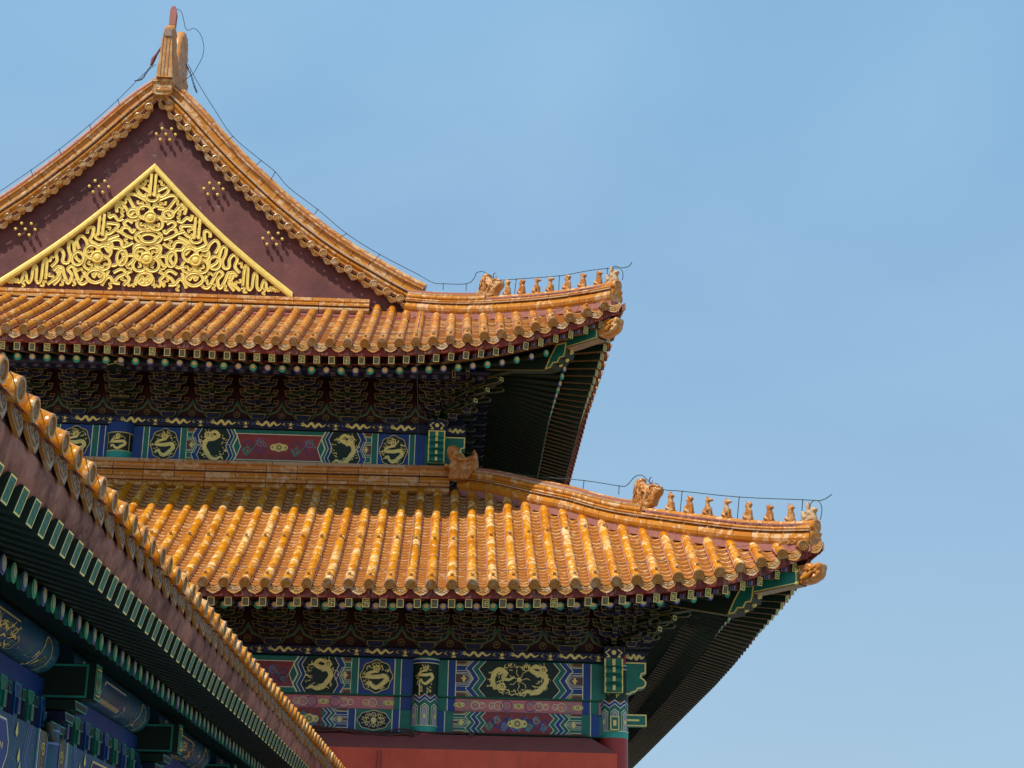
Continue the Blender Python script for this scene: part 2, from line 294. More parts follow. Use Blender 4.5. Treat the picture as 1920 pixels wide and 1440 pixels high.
# painted decoration on a surface: Tf(x, z, h) -> world point, h = height above the surface
class Decor:
    def __init__(s, mb, Tf, sub=None): s.mb = mb; s.T = Tf; s.sub = sub
    def h(s, l): return 0.003 * l
    def poly(s, pts, mat, l=1):
        hh = s.h(l) + random.uniform(0, .0018); s.mb.add([s.T(p[0], p[1], hh) for p in pts], [tuple(range(len(pts)))], mat)
    def rect(s, x0, x1, z0, z1, mat, l=1):
        n = max(1, int(abs(x1 - x0) / s.sub)) if s.sub else 1
        for i in range(n):
            a = x0 + (x1 - x0) * i / n; b = x0 + (x1 - x0) * (i + 1) / n
            s.mb.add([s.T(a, z0, s.h(l)), s.T(b, z0, s.h(l)), s.T(b, z1, s.h(l)), s.T(a, z1, s.h(l))], [(0, 1, 2, 3)], mat, smooth=False)
    def line(s, pts, w, mat, l=2, closed=False):
        P = [Vector((p[0], p[1])) for p in pts]; n = len(P); ws = w if isinstance(w, (list, tuple)) else [w] * n
        A = []; B = []
        for i in range(n):
            if closed: d0 = P[i] - P[i - 1]; d1 = P[(i + 1) % n] - P[i]
            else: d0 = P[i] - P[i - 1] if i > 0 else P[1] - P[0]; d1 = P[i + 1] - P[i] if i < n - 1 else P[i] - P[i - 1]
            if d0.length < 1e-7: d0 = d1
            if d1.length < 1e-7: d1 = d0
            d0 = d0.normalized(); d1 = d1.normalized()
            n0 = Vector((-d0.y, d0.x)); n1 = Vector((-d1.y, d1.x)); mm = n0 + n1
            if mm.length < 0.2: mm = n0
            mm.normalize(); k = ws[i] / 2 / max(0.5, mm.dot(n0)); A.append(P[i] + mm * k); B.append(P[i] - mm * k)
        hh = s.h(l) + random.uniform(0, .0018); vs = [s.T(p.x, p.y, hh) for p in A] + [s.T(p.x, p.y, hh) for p in B]
        rg = n if closed else n - 1
        s.mb.add(vs, [(i, n + i, n + (i + 1) % n, (i + 1) % n) for i in range(rg)], mat)
    def disc(s, cx, cz, rx, rz, mat, l=2, n=14, lob=0, la=0.12):
        s.poly([(cx + rx * (1 + la * math.cos(lob * a)) * math.cos(a), cz + rz * (1 + la * math.cos(lob * a)) * math.sin(a)) for a in [2 * PI * k / n for k in range(n)]], mat, l)
    def ring(s, cx, cz, rx, rz, w, mat, l=3, n=18, lob=0, la=0.12):
        s.line([(cx + rx * (1 + la * math.cos(lob * a)) * math.cos(a), cz + rz * (1 + la * math.cos(lob * a)) * math.sin(a)) for a in [2 * PI * k / n for k in range(n)]], w, mat, l, True)
    def flames(s, cx, cz, rx, rz, n, mat, l=3, size=0.05):
        for i in range(n):
            a = random.uniform(0, 2 * PI); q = math.sqrt(random.uniform(0.35, 0.95)); x = cx + rx * q * math.cos(a); z = cz + rz * q * math.sin(a)
            th = random.uniform(-0.6, 0.6) + (0 if random.random() < .6 else PI / 2); sz = size * random.uniform(0.6, 1.2)
            pts = [(x + t * sz * math.cos(th) - math.sin(th) * sz * 0.22 * math.sin(t * 5), z + t * sz * math.sin(th) + math.cos(th) * sz * 0.22 * math.sin(t * 5)) for t in (-1, -.5, 0, .5, 1)]
            s.line(pts, [0.004, 0.013, 0.016, 0.012, 0.004], mat, l)
    def dragon(s, cx, cz, w, h, kind, flip=1, mat='goldline', l=3):
        def Q(p): return (cx + flip * p[0] * w / 2, cz + p[1] * h / 2)
        sc_ = min(w, h) / 2
        if kind == 'front': body = [(0, .35), (-.5, .22), (-.62, -.02), (0, -.05), (.55, .02), (.72, -.25), (.35, -.6), (0, -.82), (-.3, -.66), (-.42, -.42), (-.7, -.5)]; head = (0, .5)
        elif kind == 'side': body = [(.28, .72), (-.1, .86), (-.38, .62), (-.05, .42), (.42, .34), (.62, -.05), (.35, -.45), (.12, -.72), (-.3, -.8), (-.62, -.66), (-.82, -.82)]; head = (.42, .62)
        elif kind == 'low': body = [(-.1, -.28), (-.42, -.5), (-.58, -.1), (-.5, .35), (-.15, .6), (.25, .38), (.1, .1), (.5, .0), (.85, .2)]; head = (.05, -.45)
        else: body = [(-.72, .2), (-.45, -.35), (-.15, .5), (.12, -.45), (.4, .4), (.65, -.3), (.95, .25)]; head = (-.78, .1)
        B = catmull([Vector((*Q(p), 0)) for p in body], 6); n = len(B); B = [(p.x, p.y) for p in B]
        bw = (0.25 if kind in ('front', 'side', 'low') else 0.50) * sc_
        s.line(B, [bw * (0.55 + 0.75 * math.sin(PI * min(1, (i + 4) / (n + 3))) - 0.5 * max(0, i / n - .6)) for i in range(n)], mat, l)
        hx, hz = Q(head); hr = 0.25 * sc_ if kind != 'run' else 0.42 * sc_
        s.disc(hx, hz, hr, hr * 1.1, mat, l + 1, 12, 5, 0.15)
        s.disc(hx, hz + hr * .1, hr * .45, hr * .5, 'goldim', l + 2, 8); s.disc(hx, hz, hr * .22, hr * .3, mat, l + 3, 6)
        for a in ([-70, -35, 0, 35, 70] if kind == 'front' else [-100, -60, -20, 15]):
            t = math.radians(90 - a * flip); q = hr * 2.0
            s.line([(hx + hr * .7 * math.cos(t), hz + hr * .7 * math.sin(t)), (hx + q * math.cos(t + .2), hz + q * math.sin(t + .2))], [bw * .3, bw * .1], mat, l)
        for k in ([.2, .42, .62, .85] if kind != 'run' else [.25, .5, .75]):
            i = int(k * (n - 1)); x, z = B[i]; sg = 1 if int(k * 10) % 2 else -1
            dx = sg * 0.24 * sc_; s.line([(x, z), (x + dx, z - 0.05 * sc_), (x + dx * 1.5, z + 0.08 * sc_ * sg)], [bw * .5, bw * .35, bw * .2], mat, l)
            for t in (-.6, 0, .6): s.line([(x + dx * 1.5, z + .08 * sc_ * sg), (x + dx * 1.5 + .12 * sc_ * math.cos(t) * sg, z + .08 * sc_ * sg + .12 * sc_ * math.sin(t))], [bw * .2, bw * .06], mat, l)
    def swirl(s, cx, cz, r, mat, w=0.012, turns=1.4, fx=1, fz=1, l=3):
        n = 16; s.line([(cx + fx * r * (1 - .8 * i / n) * math.cos(turns * 2 * PI * i / n), cz + fz * r * (1 - .8 * i / n) * math.sin(turns * 2 * PI * i / n)) for i in range(n + 1)], w, mat, l)

def inflate(mb, outline, Tf, thick, mat, cell=0.02, relief=0.02, rf=9, seed=0, edge=0.35, D=0.12, rnd=None):
    """carved figure: outline (a,b) filled and swelled on both sides; Tf(a,b,c)->world"""
    P = [(p.x, p.y) for p in catmull([Vector((a, b, 0)) for a, b in outline], 4, True)]
    A = np.array(P); x0, z0 = A.min(0) - cell; x1, z1 = A.max(0) + cell
    nx = int((x1 - x0) / cell) + 1; nz_ = int((z1 - z0) / cell) + 1
    def inside(x, z):
        c = False; n = len(P); j = n - 1
        for i in range(n):
            xi, zi = P[i]; xj, zj = P[j]
            if (zi > z) != (zj > z) and x < (xj - xi) * (z - zi) / (zj - zi) + xi: c = not c
            j = i
        return c
    S0 = A; S1 = np.roll(A, -1, 0); dS = S1 - S0; LL = (dS ** 2).sum(1) + 1e-12
    def dist(x, z):
        q = np.array((x, z)); t = np.clip(((q - S0) * dS).sum(1) / LL, 0, 1); pr = S0 + dS * t[:, None]
        dd = ((pr - q) ** 2).sum(1); k = dd.argmin(); return math.sqrt(dd[k]), pr[k]
    cells = [(i, j) for i in range(nx) for j in range(nz_) if inside(x0 + (i + .5) * cell, z0 + (j + .5) * cell)]
    cs = set(cells); idx = {}; vs = []; fs = []
    def vert(i, j):
        if (i, j) in idx: return idx[(i, j)]
        x = x0 + i * cell; z = z0 + j * cell; ins = inside(x, z); d, pr = dist(x, z)
        bnd = not all(((i + a, j + b) in cs) for a in (-1, 0) for b in (-1, 0))
        if bnd and d < cell * 1.3: x, z = pr; d = 0
        if not ins: d = 0
        t = min(1, d / D); hgt = thick * (edge + (1 - edge) * math.sqrt(1 - (1 - t) ** 2))
        nn = noise.noise(Vector((x * rf + seed, z * rf, seed * 3.1))) + .5 * noise.noise(Vector((x * rf * 2.3, z * rf * 2.3 + seed, 5)))
        hgt += relief * nn * 1.6 * min(1, .3 + t)
        k = len(vs); vs.append(Tf(x, z, hgt)); vs.append(Tf(x, z, -hgt)); idx[(i, j)] = k; return k
    for (i, j) in cells:
        q = [vert(i, j), vert(i + 1, j), vert(i + 1, j + 1), vert(i, j + 1)]
        fs.append(tuple(q)); fs.append(tuple(k + 1 for k in q[::-1]))
        for (di, dj, a, b) in ((0, -1, 0, 1), (1, 0, 1, 2), (0, 1, 2, 3), (-1, 0, 3, 0)):
            if (i + di, j + dj) not in cs: fs.append((q[b], q[a], q[a] + 1, q[b] + 1))
    mb.add(vs, fs, mat, rnd, True)
# ------------------------------------------------------------------ ground
GZ = -6.85
g = MB(); g.add([(-600, -600, GZ), (600, -600, GZ), (600, 600, GZ), (-600, 600, GZ)], [(0, 1, 2, 3)], 'paving'); go = g.build('ground'); go['kind'] = 'structure'

# ------------------------------------------------------------------ the hall
A_ = 3.5; B_ = 6.743; G_ = 4.627; GW_ = 4.44
HB = Vector((4.0, 3.0, GZ))
hall = empty('temple_hall', HB, 'large double-eaved hall with amber glazed roofs, golden gable carving and painted beams', 'temple hall')
def hpart(name, parent=None, label=None):
    pass
def part(mb, name, parent=None, label=None, stuff=False):
    """part of the hall; meshes are built in world coordinates with their origin at the parent's base"""
    o = mb.build(name)
    me = o.data; me.transform(Matrix.Translation(-HB)); o.location = (0, 0, 0)
    o.parent = parent or hall
    if label: o['label'] = label
    if stuff: o['kind'] = 'stuff'
    return o
def inst(o, parent, loc, rot=None, scale=None, rel=HB):
    """place a shared-mesh part at a world location; its parent sits at rel"""
    o.parent = parent; Mx = Matrix.Translation(Vector(loc) - rel)
    if rot is not None: Mx = Mx @ rot
    if scale is not None: Mx = Mx @ Matrix.Diagonal((*scale, 1))
    o.matrix_local = Mx
    return o
clampf = lambda x, a=0., b=1.: max(a, min(b, x))

class Roof:
    def __init__(s, K, e, o, uc, ztab, prof, vtop):
        s.K = K; s.e = e; s.o = o; s.uc = uc; s.zx = [t[0] for t in ztab]; s.zz = [t[1] for t in ztab]; s.prof = prof; s.vtop = vtop; s.z0 = float(np.interp(5, s.zx, s.zz)) 
    def ve(s, u):
        w = clampf((s.uc - u) / (s.uc + s.o), 0, 1.15); return s.e + (s.o - s.e) * w * w
    def ze(s, u, side=False):
        X = s.K[0] - u
        if side: X = max(X, 5.0)
        return float(np.interp(X, s.zx, s.zz))
    def liftE(s, u, side): return s.ze(u, side) - s.prof(s.e - s.ve(u))
    def Z(s, u, v, side=False):
        ve = s.ve(u); v1 = max(s.vtop if s is LOW_ else -.95, -u); t = clampf((ve - v) / max(.05, ve - v1))
        lh = float(np.interp(-u, s.hv, s.hl)); le = s.liftE(u, side)
        return s.prof(s.e - v) + le + (lh - le) * t
    def set_hip(s, dark):
        X = np.linspace(dark[0][0], dark[-1][0], 24); s.hv = []; s.hl = []
        for x in X:
            v = x - s.K[0]; z = float(np.interp(x, [d[0] for d in dark], [d[1] for d in dark])) - .22; s.hv.append(v); s.hl.append(z - s.prof(s.e - v))
        s.hv = [s.hv[0] - 1.2] + s.hv; s.hl = [0.] + s.hl
    def W(s, side, u, v, z):
        return Vector((s.K[0] + v, s.K[1] + u, z)) if side else Vector((s.K[0] - u, s.K[1] - v, z))
LOW = Roof((B_ + A_, 0.0), 2.95, 3.40, 1.2,
    [(-4, .90), (2.87, .90), (6.83, .965), (8.63, 1.02), (9.33, 1.055), (10.04, 1.105), (10.4, 1.14), (10.76, 1.16), (11.1, 1.195), (11.46, 1.24), (11.82, 1.29), (12.17, 1.365), (12.53, 1.46), (12.86, 1.59), (13.2, 1.73), (13.6, 1.9)],
    lambda s: 0.95 + 0.44 * s + 0.0191 * s * s if s > 0 else 0.95 + 0.44 * s, -2.8)
_us = [-1, 0, 1, 2, 3, 3.85, 4.3, 5.11, 6.29, 7.39, 8.41, 9.37, 9.84, 10.09]; _uz = [5.9, 6.43, 6.95, 7.475, 8.01, 8.48, 8.80, 9.47, 10.2, 11.07, 12.04, 13.06, 13.57, 13.81]
UP = Roof((B_, A_), 3.35, 3.75, 1.74,
    [(-4, 6.56), (-1.7, 6.515), (1.2, 6.49), (2.6, 6.45), (3.6, 6.43), (4.68, 6.425), (5.35, 6.44), (6.03, 6.475), (6.73, 6.527), (7.4, 6.604), (8.06, 6.698), (8.72, 6.853), (9.38, 7.036), (9.7, 7.137), (10.01, 7.253), (10.5, 7.43)],
    lambda s: float(np.interp(s, _us, _uz)), -.5)
DLO = [(7.3, 4.40), (7.9, 4.20), (8.34, 4.0), (8.9, 3.73), (9.53, 3.447), (10.0, 3.19), (10.35, 3.02), (10.8, 2.84), (11.62, 2.535), (12.47, 2.235), (13.0, 2.09), (13.6, 1.98)]
DUP = [(6.0, 8.86), (6.35, 8.707), (6.85, 8.50), (7.36, 8.313), (7.82, 8.17), (8.7, 7.93), (9.33, 7.785), (9.94, 7.68), (10.45, 7.62)]
LOW_ = LOW
LOW.set_hip(DLO); UP.set_hip(DUP)

def polyarc(pts):
    L_ = [0.0]
    for i in range(1, len(pts)): L_.append(L_[-1] + (pts[i] - pts[i - 1]).length)
    return L_
def at_len(pts, Ls, d):
    i = min(max(int(np.searchsorted(Ls, d)) , 1), len(pts) - 1); t = (d - Ls[i - 1]) / max(1e-9, Ls[i] - Ls[i - 1]); return pts[i - 1].lerp(pts[i], t)
def end_cap(mb, p, d, R, mat='end'):
    """round eave end tile: rim, recess and embossed centre, facing d"""
    mb.lathe(p, d, [(R * .98, -.04), (R * 1.07, -.02), (R * 1.09, .015), (R * .86, .022), (R * .80, .006), (R * .62, .004), (R * .55, .016), (R * .34, .014), (R * .28, .004), (R * .16, .012), (0, .016)], mat, 16, smooth=False)
def barrel(mb, pts, R, seg, mat, cap=True, knobs=(), low=False, a0=-15, a1=195):
    Ls = polyarc(pts); tot = Ls[-1]; n = max(1, round(tot / seg)); sg = tot / n
    na = 5 if low else 9
    def ring(d, r):
        p = at_len(pts, Ls, d); q = at_len(pts, Ls, min(tot, d + .05)); q0 = at_len(pts, Ls, max(0, d - .05)); T = (q - q0).normalized()
        sd = T.cross(Vector((0, 0, 1))).normalized(); upv = sd.cross(T)
        return [p + (sd * math.cos(math.radians(a)) + upv * math.sin(math.radians(a))) * r for a in [a0 + (a1 - a0) * k / (na - 1) for k in range(na)]]
    for i in range(n):
        rr = random.random(); jit = random.uniform(-.004, .004)
        rings = [ring(i * sg + .001, R * .90 + jit), ring(i * sg + .012, R + jit), ring((i + .55) * sg, R * .985 + jit), ring((i + 1) * sg, R * .91 + jit)]
        if low: rings = [rings[1], rings[3]]
        vs = [v for r in rings for v in r]
        mb.add(vs, [(k * na + j, (k + 1) * na + j, (k + 1) * na + j + 1, k * na + j + 1) for k in range(len(rings) - 1) for j in range(na - 1)], mat, rr, True)
    T = (at_len(pts, Ls, .1) - pts[0]).normalized()
    if cap:
        end_cap(mb, pts[0], -T, R * 1.0)
    for kd in knobs:
        if kd < tot - .2:
            p = at_len(pts, Ls, kd); upv = T.cross(Vector((0, 0, 1))).normalized().cross(T)
            mb.lathe(p + upv * R * .9, upv, [(.030, 0), (.026, .02), (.034, .035), (.030, .055), (.0, .068)], 'end', 8)
def sweep(mb, path, ups, sides, rect, mat, seg=.6, gap=.012, rnd=None, sm=False):
    """rect: closed section [(a,b)...] carried along path, cut into separate blocks of length seg"""
    Ls = polyarc(path); tot = Ls[-1]; n = max(1, round(tot / seg)) if seg else 1; sg = tot / n; m = len(rect)
    def ring(d):
        i = min(max(int(np.searchsorted(Ls, d)), 1), len(path) - 1); t = clampf((d - Ls[i - 1]) / max(1e-9, Ls[i] - Ls[i - 1]))
        p = path[i - 1].lerp(path[i], t); U = ups[i - 1].lerp(ups[i], t).normalized(); S = sides[i - 1].lerp(sides[i], t).normalized()
        return [p + S * a + U * b for a, b in rect]
    for i in range(n):
        d0 = i * sg + gap / 2; d1 = (i + 1) * sg - gap / 2; k = max(1, int((d1 - d0) / .18)); vs = []
        for j in range(k + 1): vs += ring(d0 + (d1 - d0) * j / k)
        fs = [(j * m + a, j * m + (a + 1) % m, (j + 1) * m + (a + 1) % m, (j + 1) * m + a) for j in range(k) for a in range(m)]
        rr = random.random() if rnd is None else rnd
        mb.add(vs, fs, mat, rr, sm); mb.add(vs[:m], [tuple(range(m))], mat, rr); mb.add(vs[-m:], [tuple(range(m))], mat, rr)
def arcsec(a0, a1, b0, b1, bulge, n=5):
    """section with a convex outer (a1) side"""
    return [(a0, b0), (a0, b1)] + [(a1 + bulge * math.sin(PI * k / n), b1 + (b0 - b1) * k / n) for k in range(n + 1)]
def hw2(h, b0, b1, bulge=0.0, n=4):
    """symmetric section, half width h, bulging by bulge on both sides"""
    r = [(h + bulge * math.sin(PI * k / n), b0 + (b1 - b0) * k / n) for k in range(n + 1)]
    return r + [(-a, b) for a, b in r[::-1]]

# --- tile rows and pan tiles
def rows_of(roof, name, mat, pitchlist, seg, knobs, pan_step, xmin):
    rb = MB(); rr_parent = MB()
    ro = None
    Xs = [pitchlist[0]]
    while Xs[-1] > xmin:
        Xs.append(Xs[-1] - (pitchlist[1] if Xs[-1] > pitchlist[3] else pitchlist[2]))
    us = [roof.K[0] - X for X in Xs]
    def vend(u, ins=.06):
        vt = roof.vtop if not (roof is UP and roof.K[0] - u > 5.1) else -.95
        return max(vt, -u + ins)
    # pan tiles: stepped troughs between the rows
    mids = [us[0] - .18] + [(us[i] + us[i + 1]) / 2 for i in range(len(us) - 1)]
    for i, um in enumerate(mids):
        v0 = roof.ve(um) - .05; v1 = vend(um, .0)
        if v1 > v0 - .1: continue
        n = max(2, int((v0 - v1) / pan_step)); hwid = .135
        for k in range(n):
            va = v0 + (v1 - v0) * k / n; vb = v0 + (v1 - v0) * (k + 1) / n; rnd = random.random(); vs = []
            for (v, dz) in ((va, -.006), (va, .026), (vb + .0, -.004)):
                for t in (-1, -.5, 0, .5, 1):
                    u = um + t * hwid; vs.append(roof.W(False, u, v, roof.Z(um, v) - .085 + .060 * t * t + dz))
            rb.add(vs, [(j, j + 1, 6 + j, 5 + j) for j in range(4)] , mat[1], rnd * .2 + .75, False)
            mid_ = [Vector(vs[5 + j]).lerp(Vector(vs[10 + j]), .5) for j in range(5)]
            rb.add(vs[5:10] + mid_, [(j, 1 + j, 6 + j, 5 + j) for j in range(4)], mat[1], rnd * .4, True)
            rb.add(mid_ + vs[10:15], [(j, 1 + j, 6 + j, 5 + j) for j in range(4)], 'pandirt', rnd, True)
    # deck under the pans (front) and side slope sheet
    def sheet(side, u0, u1, vlo, dz, mt):
        nu = 50; nv = 12; vs = []
        for a in range(nu + 1):
            u = u0 + (u1 - u0) * a / nu; va = roof.ve(u) - .1; vb = max(vlo, -u)
            vb = min(vb, va)
            for b in range(nv + 1):
                v = va + (vb - va) * b / nv; vs.append(roof.W(side, u, v, roof.Z(u, v, side) + dz))
        rb.add(vs, [(a * (nv + 1) + b, (a + 1) * (nv + 1) + b, (a + 1) * (nv + 1) + b + 1, a * (nv + 1) + b + 1) for a in range(nu) for b in range(nv)], mt)
    sheet(False, -roof.o + .05, roof.K[0] - xmin, roof.vtop - (.8 if roof is UP else .7), -.09, 'mortar')
    if roof is LOW: sheet(True, -roof.o + .05, 25, -2.8, -.03, 'mortar')
    else:
        sheet(True, -roof.o + .05, .7, -.7, -.05, 'mortar'); sheet(True, .7, 17, -6.74, .02, 'mortar')
    ro = part(rb, name, None)
    # rows: one object each
    cache = {}
    for i, (X, u) in enumerate(zip(Xs, us)):
        v0 = roof.ve(u) + .02; v1 = vend(u); Y0 = roof.K[1] - v0
        straight = (X < 6.4 if roof is LOW else X < 4.3)
        z0 = roof.ze(u); o_ = roof.W(False, u, v0, z0)
        if straight and 'm%d' % (i % 4) in cache:
            o = dup(cache['m%d' % (i % 4)]); inst(o, ro, o_ + HB, rel=HB * 2); o.matrix_local = Matrix.Translation(o_ - HB); continue
        mb = MB(); n = max(3, int((v0 - v1) / .25))
        pts = []
        for k in range(n + 1):
            v = v0 + (v1 - v0) * k / n; p = roof.W(False, u, v, roof.Z(u, v)); pts.append(p - o_)
        barrel(mb, pts, .088, seg, mat[0], True, knobs)
        # mortar beading at both feet of the barrel
        for sgn in (-1, 1):
            mb.tube([p + Vector((sgn * .088, 0, -.028)) for p in pts[:]], .016, 'mortar', 4, False)
        o = mb.build('tile_row'); o.parent = ro; o.matrix_local = Matrix.Translation(o_ - HB)
        if straight: cache['m%d' % (i % 4)] = o
    # drip tiles
    dm = MB()
    def T(a, b, c): return Vector((a, -c * math.cos(.25) + b * math.sin(.25) * .6, b))
    DS = .93; ol = [(-.15, .015), (-.158, -.035), (-.150, -.068), (-.128, -.085), (-.110, -.112), (-.080, -.122), (-.055, -.143), (-.025, -.146), (0, -.160), (.025, -.146), (.055, -.143), (.080, -.122), (.110, -.112), (.128, -.085), (.150, -.068), (.158, -.035), (.15, .015), (.10, -.012), (0, -.045), (-.10, -.012)]
    dm.plate([(a * DS, b * 1.1 - .01) for a, b in ol], T, 'end', 'end', .012, .022)
    il = [(x * .84, -.04 + (z + .04) * .76) for x, z in ol[1:16]]
    for k in range(len(il) - 1): dm.tube([T(*il[k], .004), T(*il[k + 1], .004)], .005, 'end', 4, False)
    for sx in (-1, 1):
        dm.tube([T(sx * (.03 + .035 * math.cos(t)), -.085 + .022 * math.sin(t), .004) for t in np.linspace(0, 5, 9)], .006, 'end', 4, False)
    dm.tube([T(0, -.07, .004), T(0, -.12, .004)], .006, 'end', 4, False)
    dt = None
    for i, um in enumerate(mids):
        v = roof.ve(um) - .03; z = roof.Z(um, v) - .045; loc = roof.W(False, um, v, z)
        du = .15; sl = math.atan2(roof.ze(um - du) - roof.ze(um + du), 2 * du); yw = math.atan2(-(roof.ve(um - du) - roof.ve(um + du)), 2 * du)
        if dt is None: dt = dm.build('drip_tile'); o = dt
        else: o = dup(dt)
        inst(o, ro, loc, Matrix.Rotation(yw, 4, 'Z') @ Matrix.Rotation(-sl, 4, 'Y'))
    # side slope rows: as one lot
    sm_ = MB(); u = -roof.o + .15; ucap = 25 if roof is LOW else 17
    while u < ucap:
        v0 = roof.ve(u); vt = -2.8 if roof is LOW else (-.6 if u < .7 else -6.6); v1 = max(vt, -u + .12)
        if v1 < v0 - .1:
            n = max(2, int((v0 - v1) / .6)); pts = []
            for k in range(n + 1): v = v0 + (v1 - v0) * k / n; pts.append(roof.W(True, u, v, roof.Z(u, v, True) + (.08 if roof is UP and u >= .7 else 0)))
            barrel(sm_, pts, .088, 1.2, mat[0], False, (), True)
            T_ = (pts[0] - pts[1]).normalized(); sm_.lathe(pts[0], T_, [(.088, -.03), (.095, .015), (.06, .02), (.055, .008), (0, .01)], 'end', 10)
            um = u + .179; p = roof.W(True, um, roof.ve(um) - .04, roof.Z(um, roof.ve(um) - .04, True) - .04)
            sm_.plate(ol, lambda a, b, c: p + Vector((c - b * .12, a, b)), 'mortar', None, .01, .022)
        u += .358
    part(sm_, 'side_slope_tiles', ro, None, True)
    return ro
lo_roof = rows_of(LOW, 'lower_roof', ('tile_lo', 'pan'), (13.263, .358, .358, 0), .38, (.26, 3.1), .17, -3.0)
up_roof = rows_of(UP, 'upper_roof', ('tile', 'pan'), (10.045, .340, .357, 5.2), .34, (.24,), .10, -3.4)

# --- ridges
Zv = Vector((0, 0, 1)); DIAG = Vector((1, -1, 0)).normalized(); DN = Vector((-1, -1, 0)).normalized()   # DN points to the front face of the hip
def straight_frame(path, side): return [Zv] * len(path), [side] * len(path)
# horizontal ridge against the upper storey wall
mb = MB(); xs = np.linspace(-3.2, 7.06, 30); Zr = lambda x: 4.17 + .028 * clampf((x - 2) / 5)
path = [Vector((x, 2.92, Zr(x))) for x in xs]; U, S = straight_frame(path, Vector((0, -1, 0)))
sweep(mb, path, U, S, [(-.2, -.3), (-.2, .46), (.12, .46), (.12, -.3)], 'mortar', 0)
sweep(mb, path, U, S, arcsec(0, .14, -.17, -.01, .07), 'ridge', .64, .014)
sweep(mb, path, U, S, [(0, .0), (0, .065), (.20, .06), (.20, .0)], 'ridge', .42, .014)
sweep(mb, path, U, S, [(0, .07), (0, .20), (.165, .20), (.15, .17), (.165, .14), (.16, .10), (.18, .07)], 'ridge', .64, .014)
sweep(mb, path, U, S, [(0, .205), (0, .225), (.14, .225), (.14, .205)], 'darkwood', 0)
sweep(mb, path, U, S, [(0, .23), (0, .38), (.19, .38), (.155, .35), (.155, .29), (.19, .26), (.19, .23)], 'ridge', .64, .014)
sweep(mb, path, U, S, [(-.1, .385), (-.1, .475), (.16, .46), (.17, .385)], 'ridge_worn', .9, .014)
sweep(mb, path, U, S, [(-.1, .475), (-.1, .50), (.02, .50), (.02, .475)], 'mortar', 0)
part(mb, 'wall_ridge', lo_roof)
# hip ridges
def hip(K, dark, tops, d_beast, name, parent, start):
    mb = MB(); X0, X1 = start
    xs = np.linspace(X0, X1, 40); dx = [p[0] for p in dark]; dz = [p[1] for p in dark]
    path = [Vector((x, K[0] + K[1] - x, float(np.interp(x, dx, dz)))) for x in xs]; U, S = straight_frame(path, DN)
    def cut(a, b): i0 = int(np.searchsorted(xs, a)); i1 = int(np.searchsorted(xs, b)); return path[i0:i1 + 1], U[i0:i1 + 1], S[i0:i1 + 1]
    sweep(mb, path, U, S, hw2(.16, -.36, -.2), 'mortar', 0)
    sweep(mb, path, U, S, hw2(.15, -.24, -.015, .06), 'ridge', .42, .01, sm=False)
    sweep(mb, path, U, S, hw2(.11, -.1, .15), 'mortar', 0)
    sweep(mb, path, U, S, hw2(.20, 0, .022), 'ridge_worn', .55, .012)
    sweep(mb, path, U, S, hw2(.145, .025, .085, .03), 'ridge', .55, .012)
    b, ub, sb = cut(X0, d_beast)
    if len(b) > 2:
        sweep(mb, b, ub, sb, hw2(.10, .05, .28), 'mortar', 0)
        sweep(mb, b, ub, sb, hw2(.15, .09, .18, .02), 'ridge', .5, .012); sweep(mb, b, ub, sb, hw2(.125, .19, .235), 'ridge_worn', .5, .012)
        sweep(mb, b, ub, sb, [(.085 * math.cos(t), .225 + .085 * math.sin(t)) for t in np.linspace(0, PI, 7)], 'ridge', .38, .012, sm=True)
    f, uf, sf = cut(d_beast, X1)
    sweep(mb, f, uf, sf, hw2(.11, .085, .13), 'mortar', 0)
    sweep(mb, f, uf, sf, [(.105 * math.cos(t), .12 + .095 * math.sin(t)) for t in np.linspace(-.3, PI + .3, 9)], 'ridge', .34, .010, sm=True)
    # tip: round cap, corbel and small cornice
    e = path[-1]; mb.lathe(e + Zv * .12, DIAG, [(.0, -.3), (.115, -.3), (.115, 0), (.12, .05), (.09, .055), (.08, .045), (0, .05)], 'ridge', 18)
    mb.plate([(-.34, 0), (.06, 0), (.0, -.10), (-.3, -.10)], lambda a, b, c: e + DIAG * a + Zv * b + DN * (.14 + c), 'ridge', None, .01, .28)
    mb.box(e - DIAG * .30 + Zv * -.14, .36, .36, .07, 'end', Matrix.Rotation(-PI / 4, 3, 'Z'))
    for k in range(3): mb.lathe(e - DIAG * (.42 - .12 * k) + Zv * -.14 + DN * .18, DN, [(.03, 0), (.022, .012), (0, .018)], 'end', 8)
    mb.box(e - DIAG * .34 + Zv * -.30, .30, .30, .28, 'mortar', Matrix.Rotation(-PI / 4, 3, 'Z'))
    return part(mb, name, parent)
hip((B_ + A_, 0), DLO, 0, 10.72, 'hip_ridge', lo_roof, (7.35, 13.50))
hip((B_, A_), DUP, 0, 7.72, 'hip_ridge', up_roof, (6.05, 10.30))
# --- gable
zd_x = [0, .25, .717, 1.187, 1.68, 2.19, 2.70, 3.26, 3.80, 4.37, 4.98, 5.586, 5.91, 6.5]
zd_z = [13.76, 13.49, 12.98, 12.46, 11.95, 11.47, 11.0, 10.545, 10.13, 9.747, 9.40, 9.05, 8.89, 8.62]
zd = lambda x: float(np.interp(abs(x), zd_x, zd_z))
mb = MB(); xs = [-6.6 + 13.2 * k / 80 for k in range(81)]
for k in range(80):
    a, b = xs[k], xs[k + 1]; mb.add([(a, GW_, 8.3), (b, GW_, 8.3), (b, GW_, zd(b) + .05), (a, GW_, zd(a) + .05)], [(0, 1, 2, 3)], 'maroon')
    mb.add([(a, G_ - .36, zd(a) - .03), (b, G_ - .36, zd(b) - .03), (b, G_ + .05, zd(b) - .03), (a, G_ + .05, zd(a) - .03)], [(0, 1, 2, 3)], 'soffit')
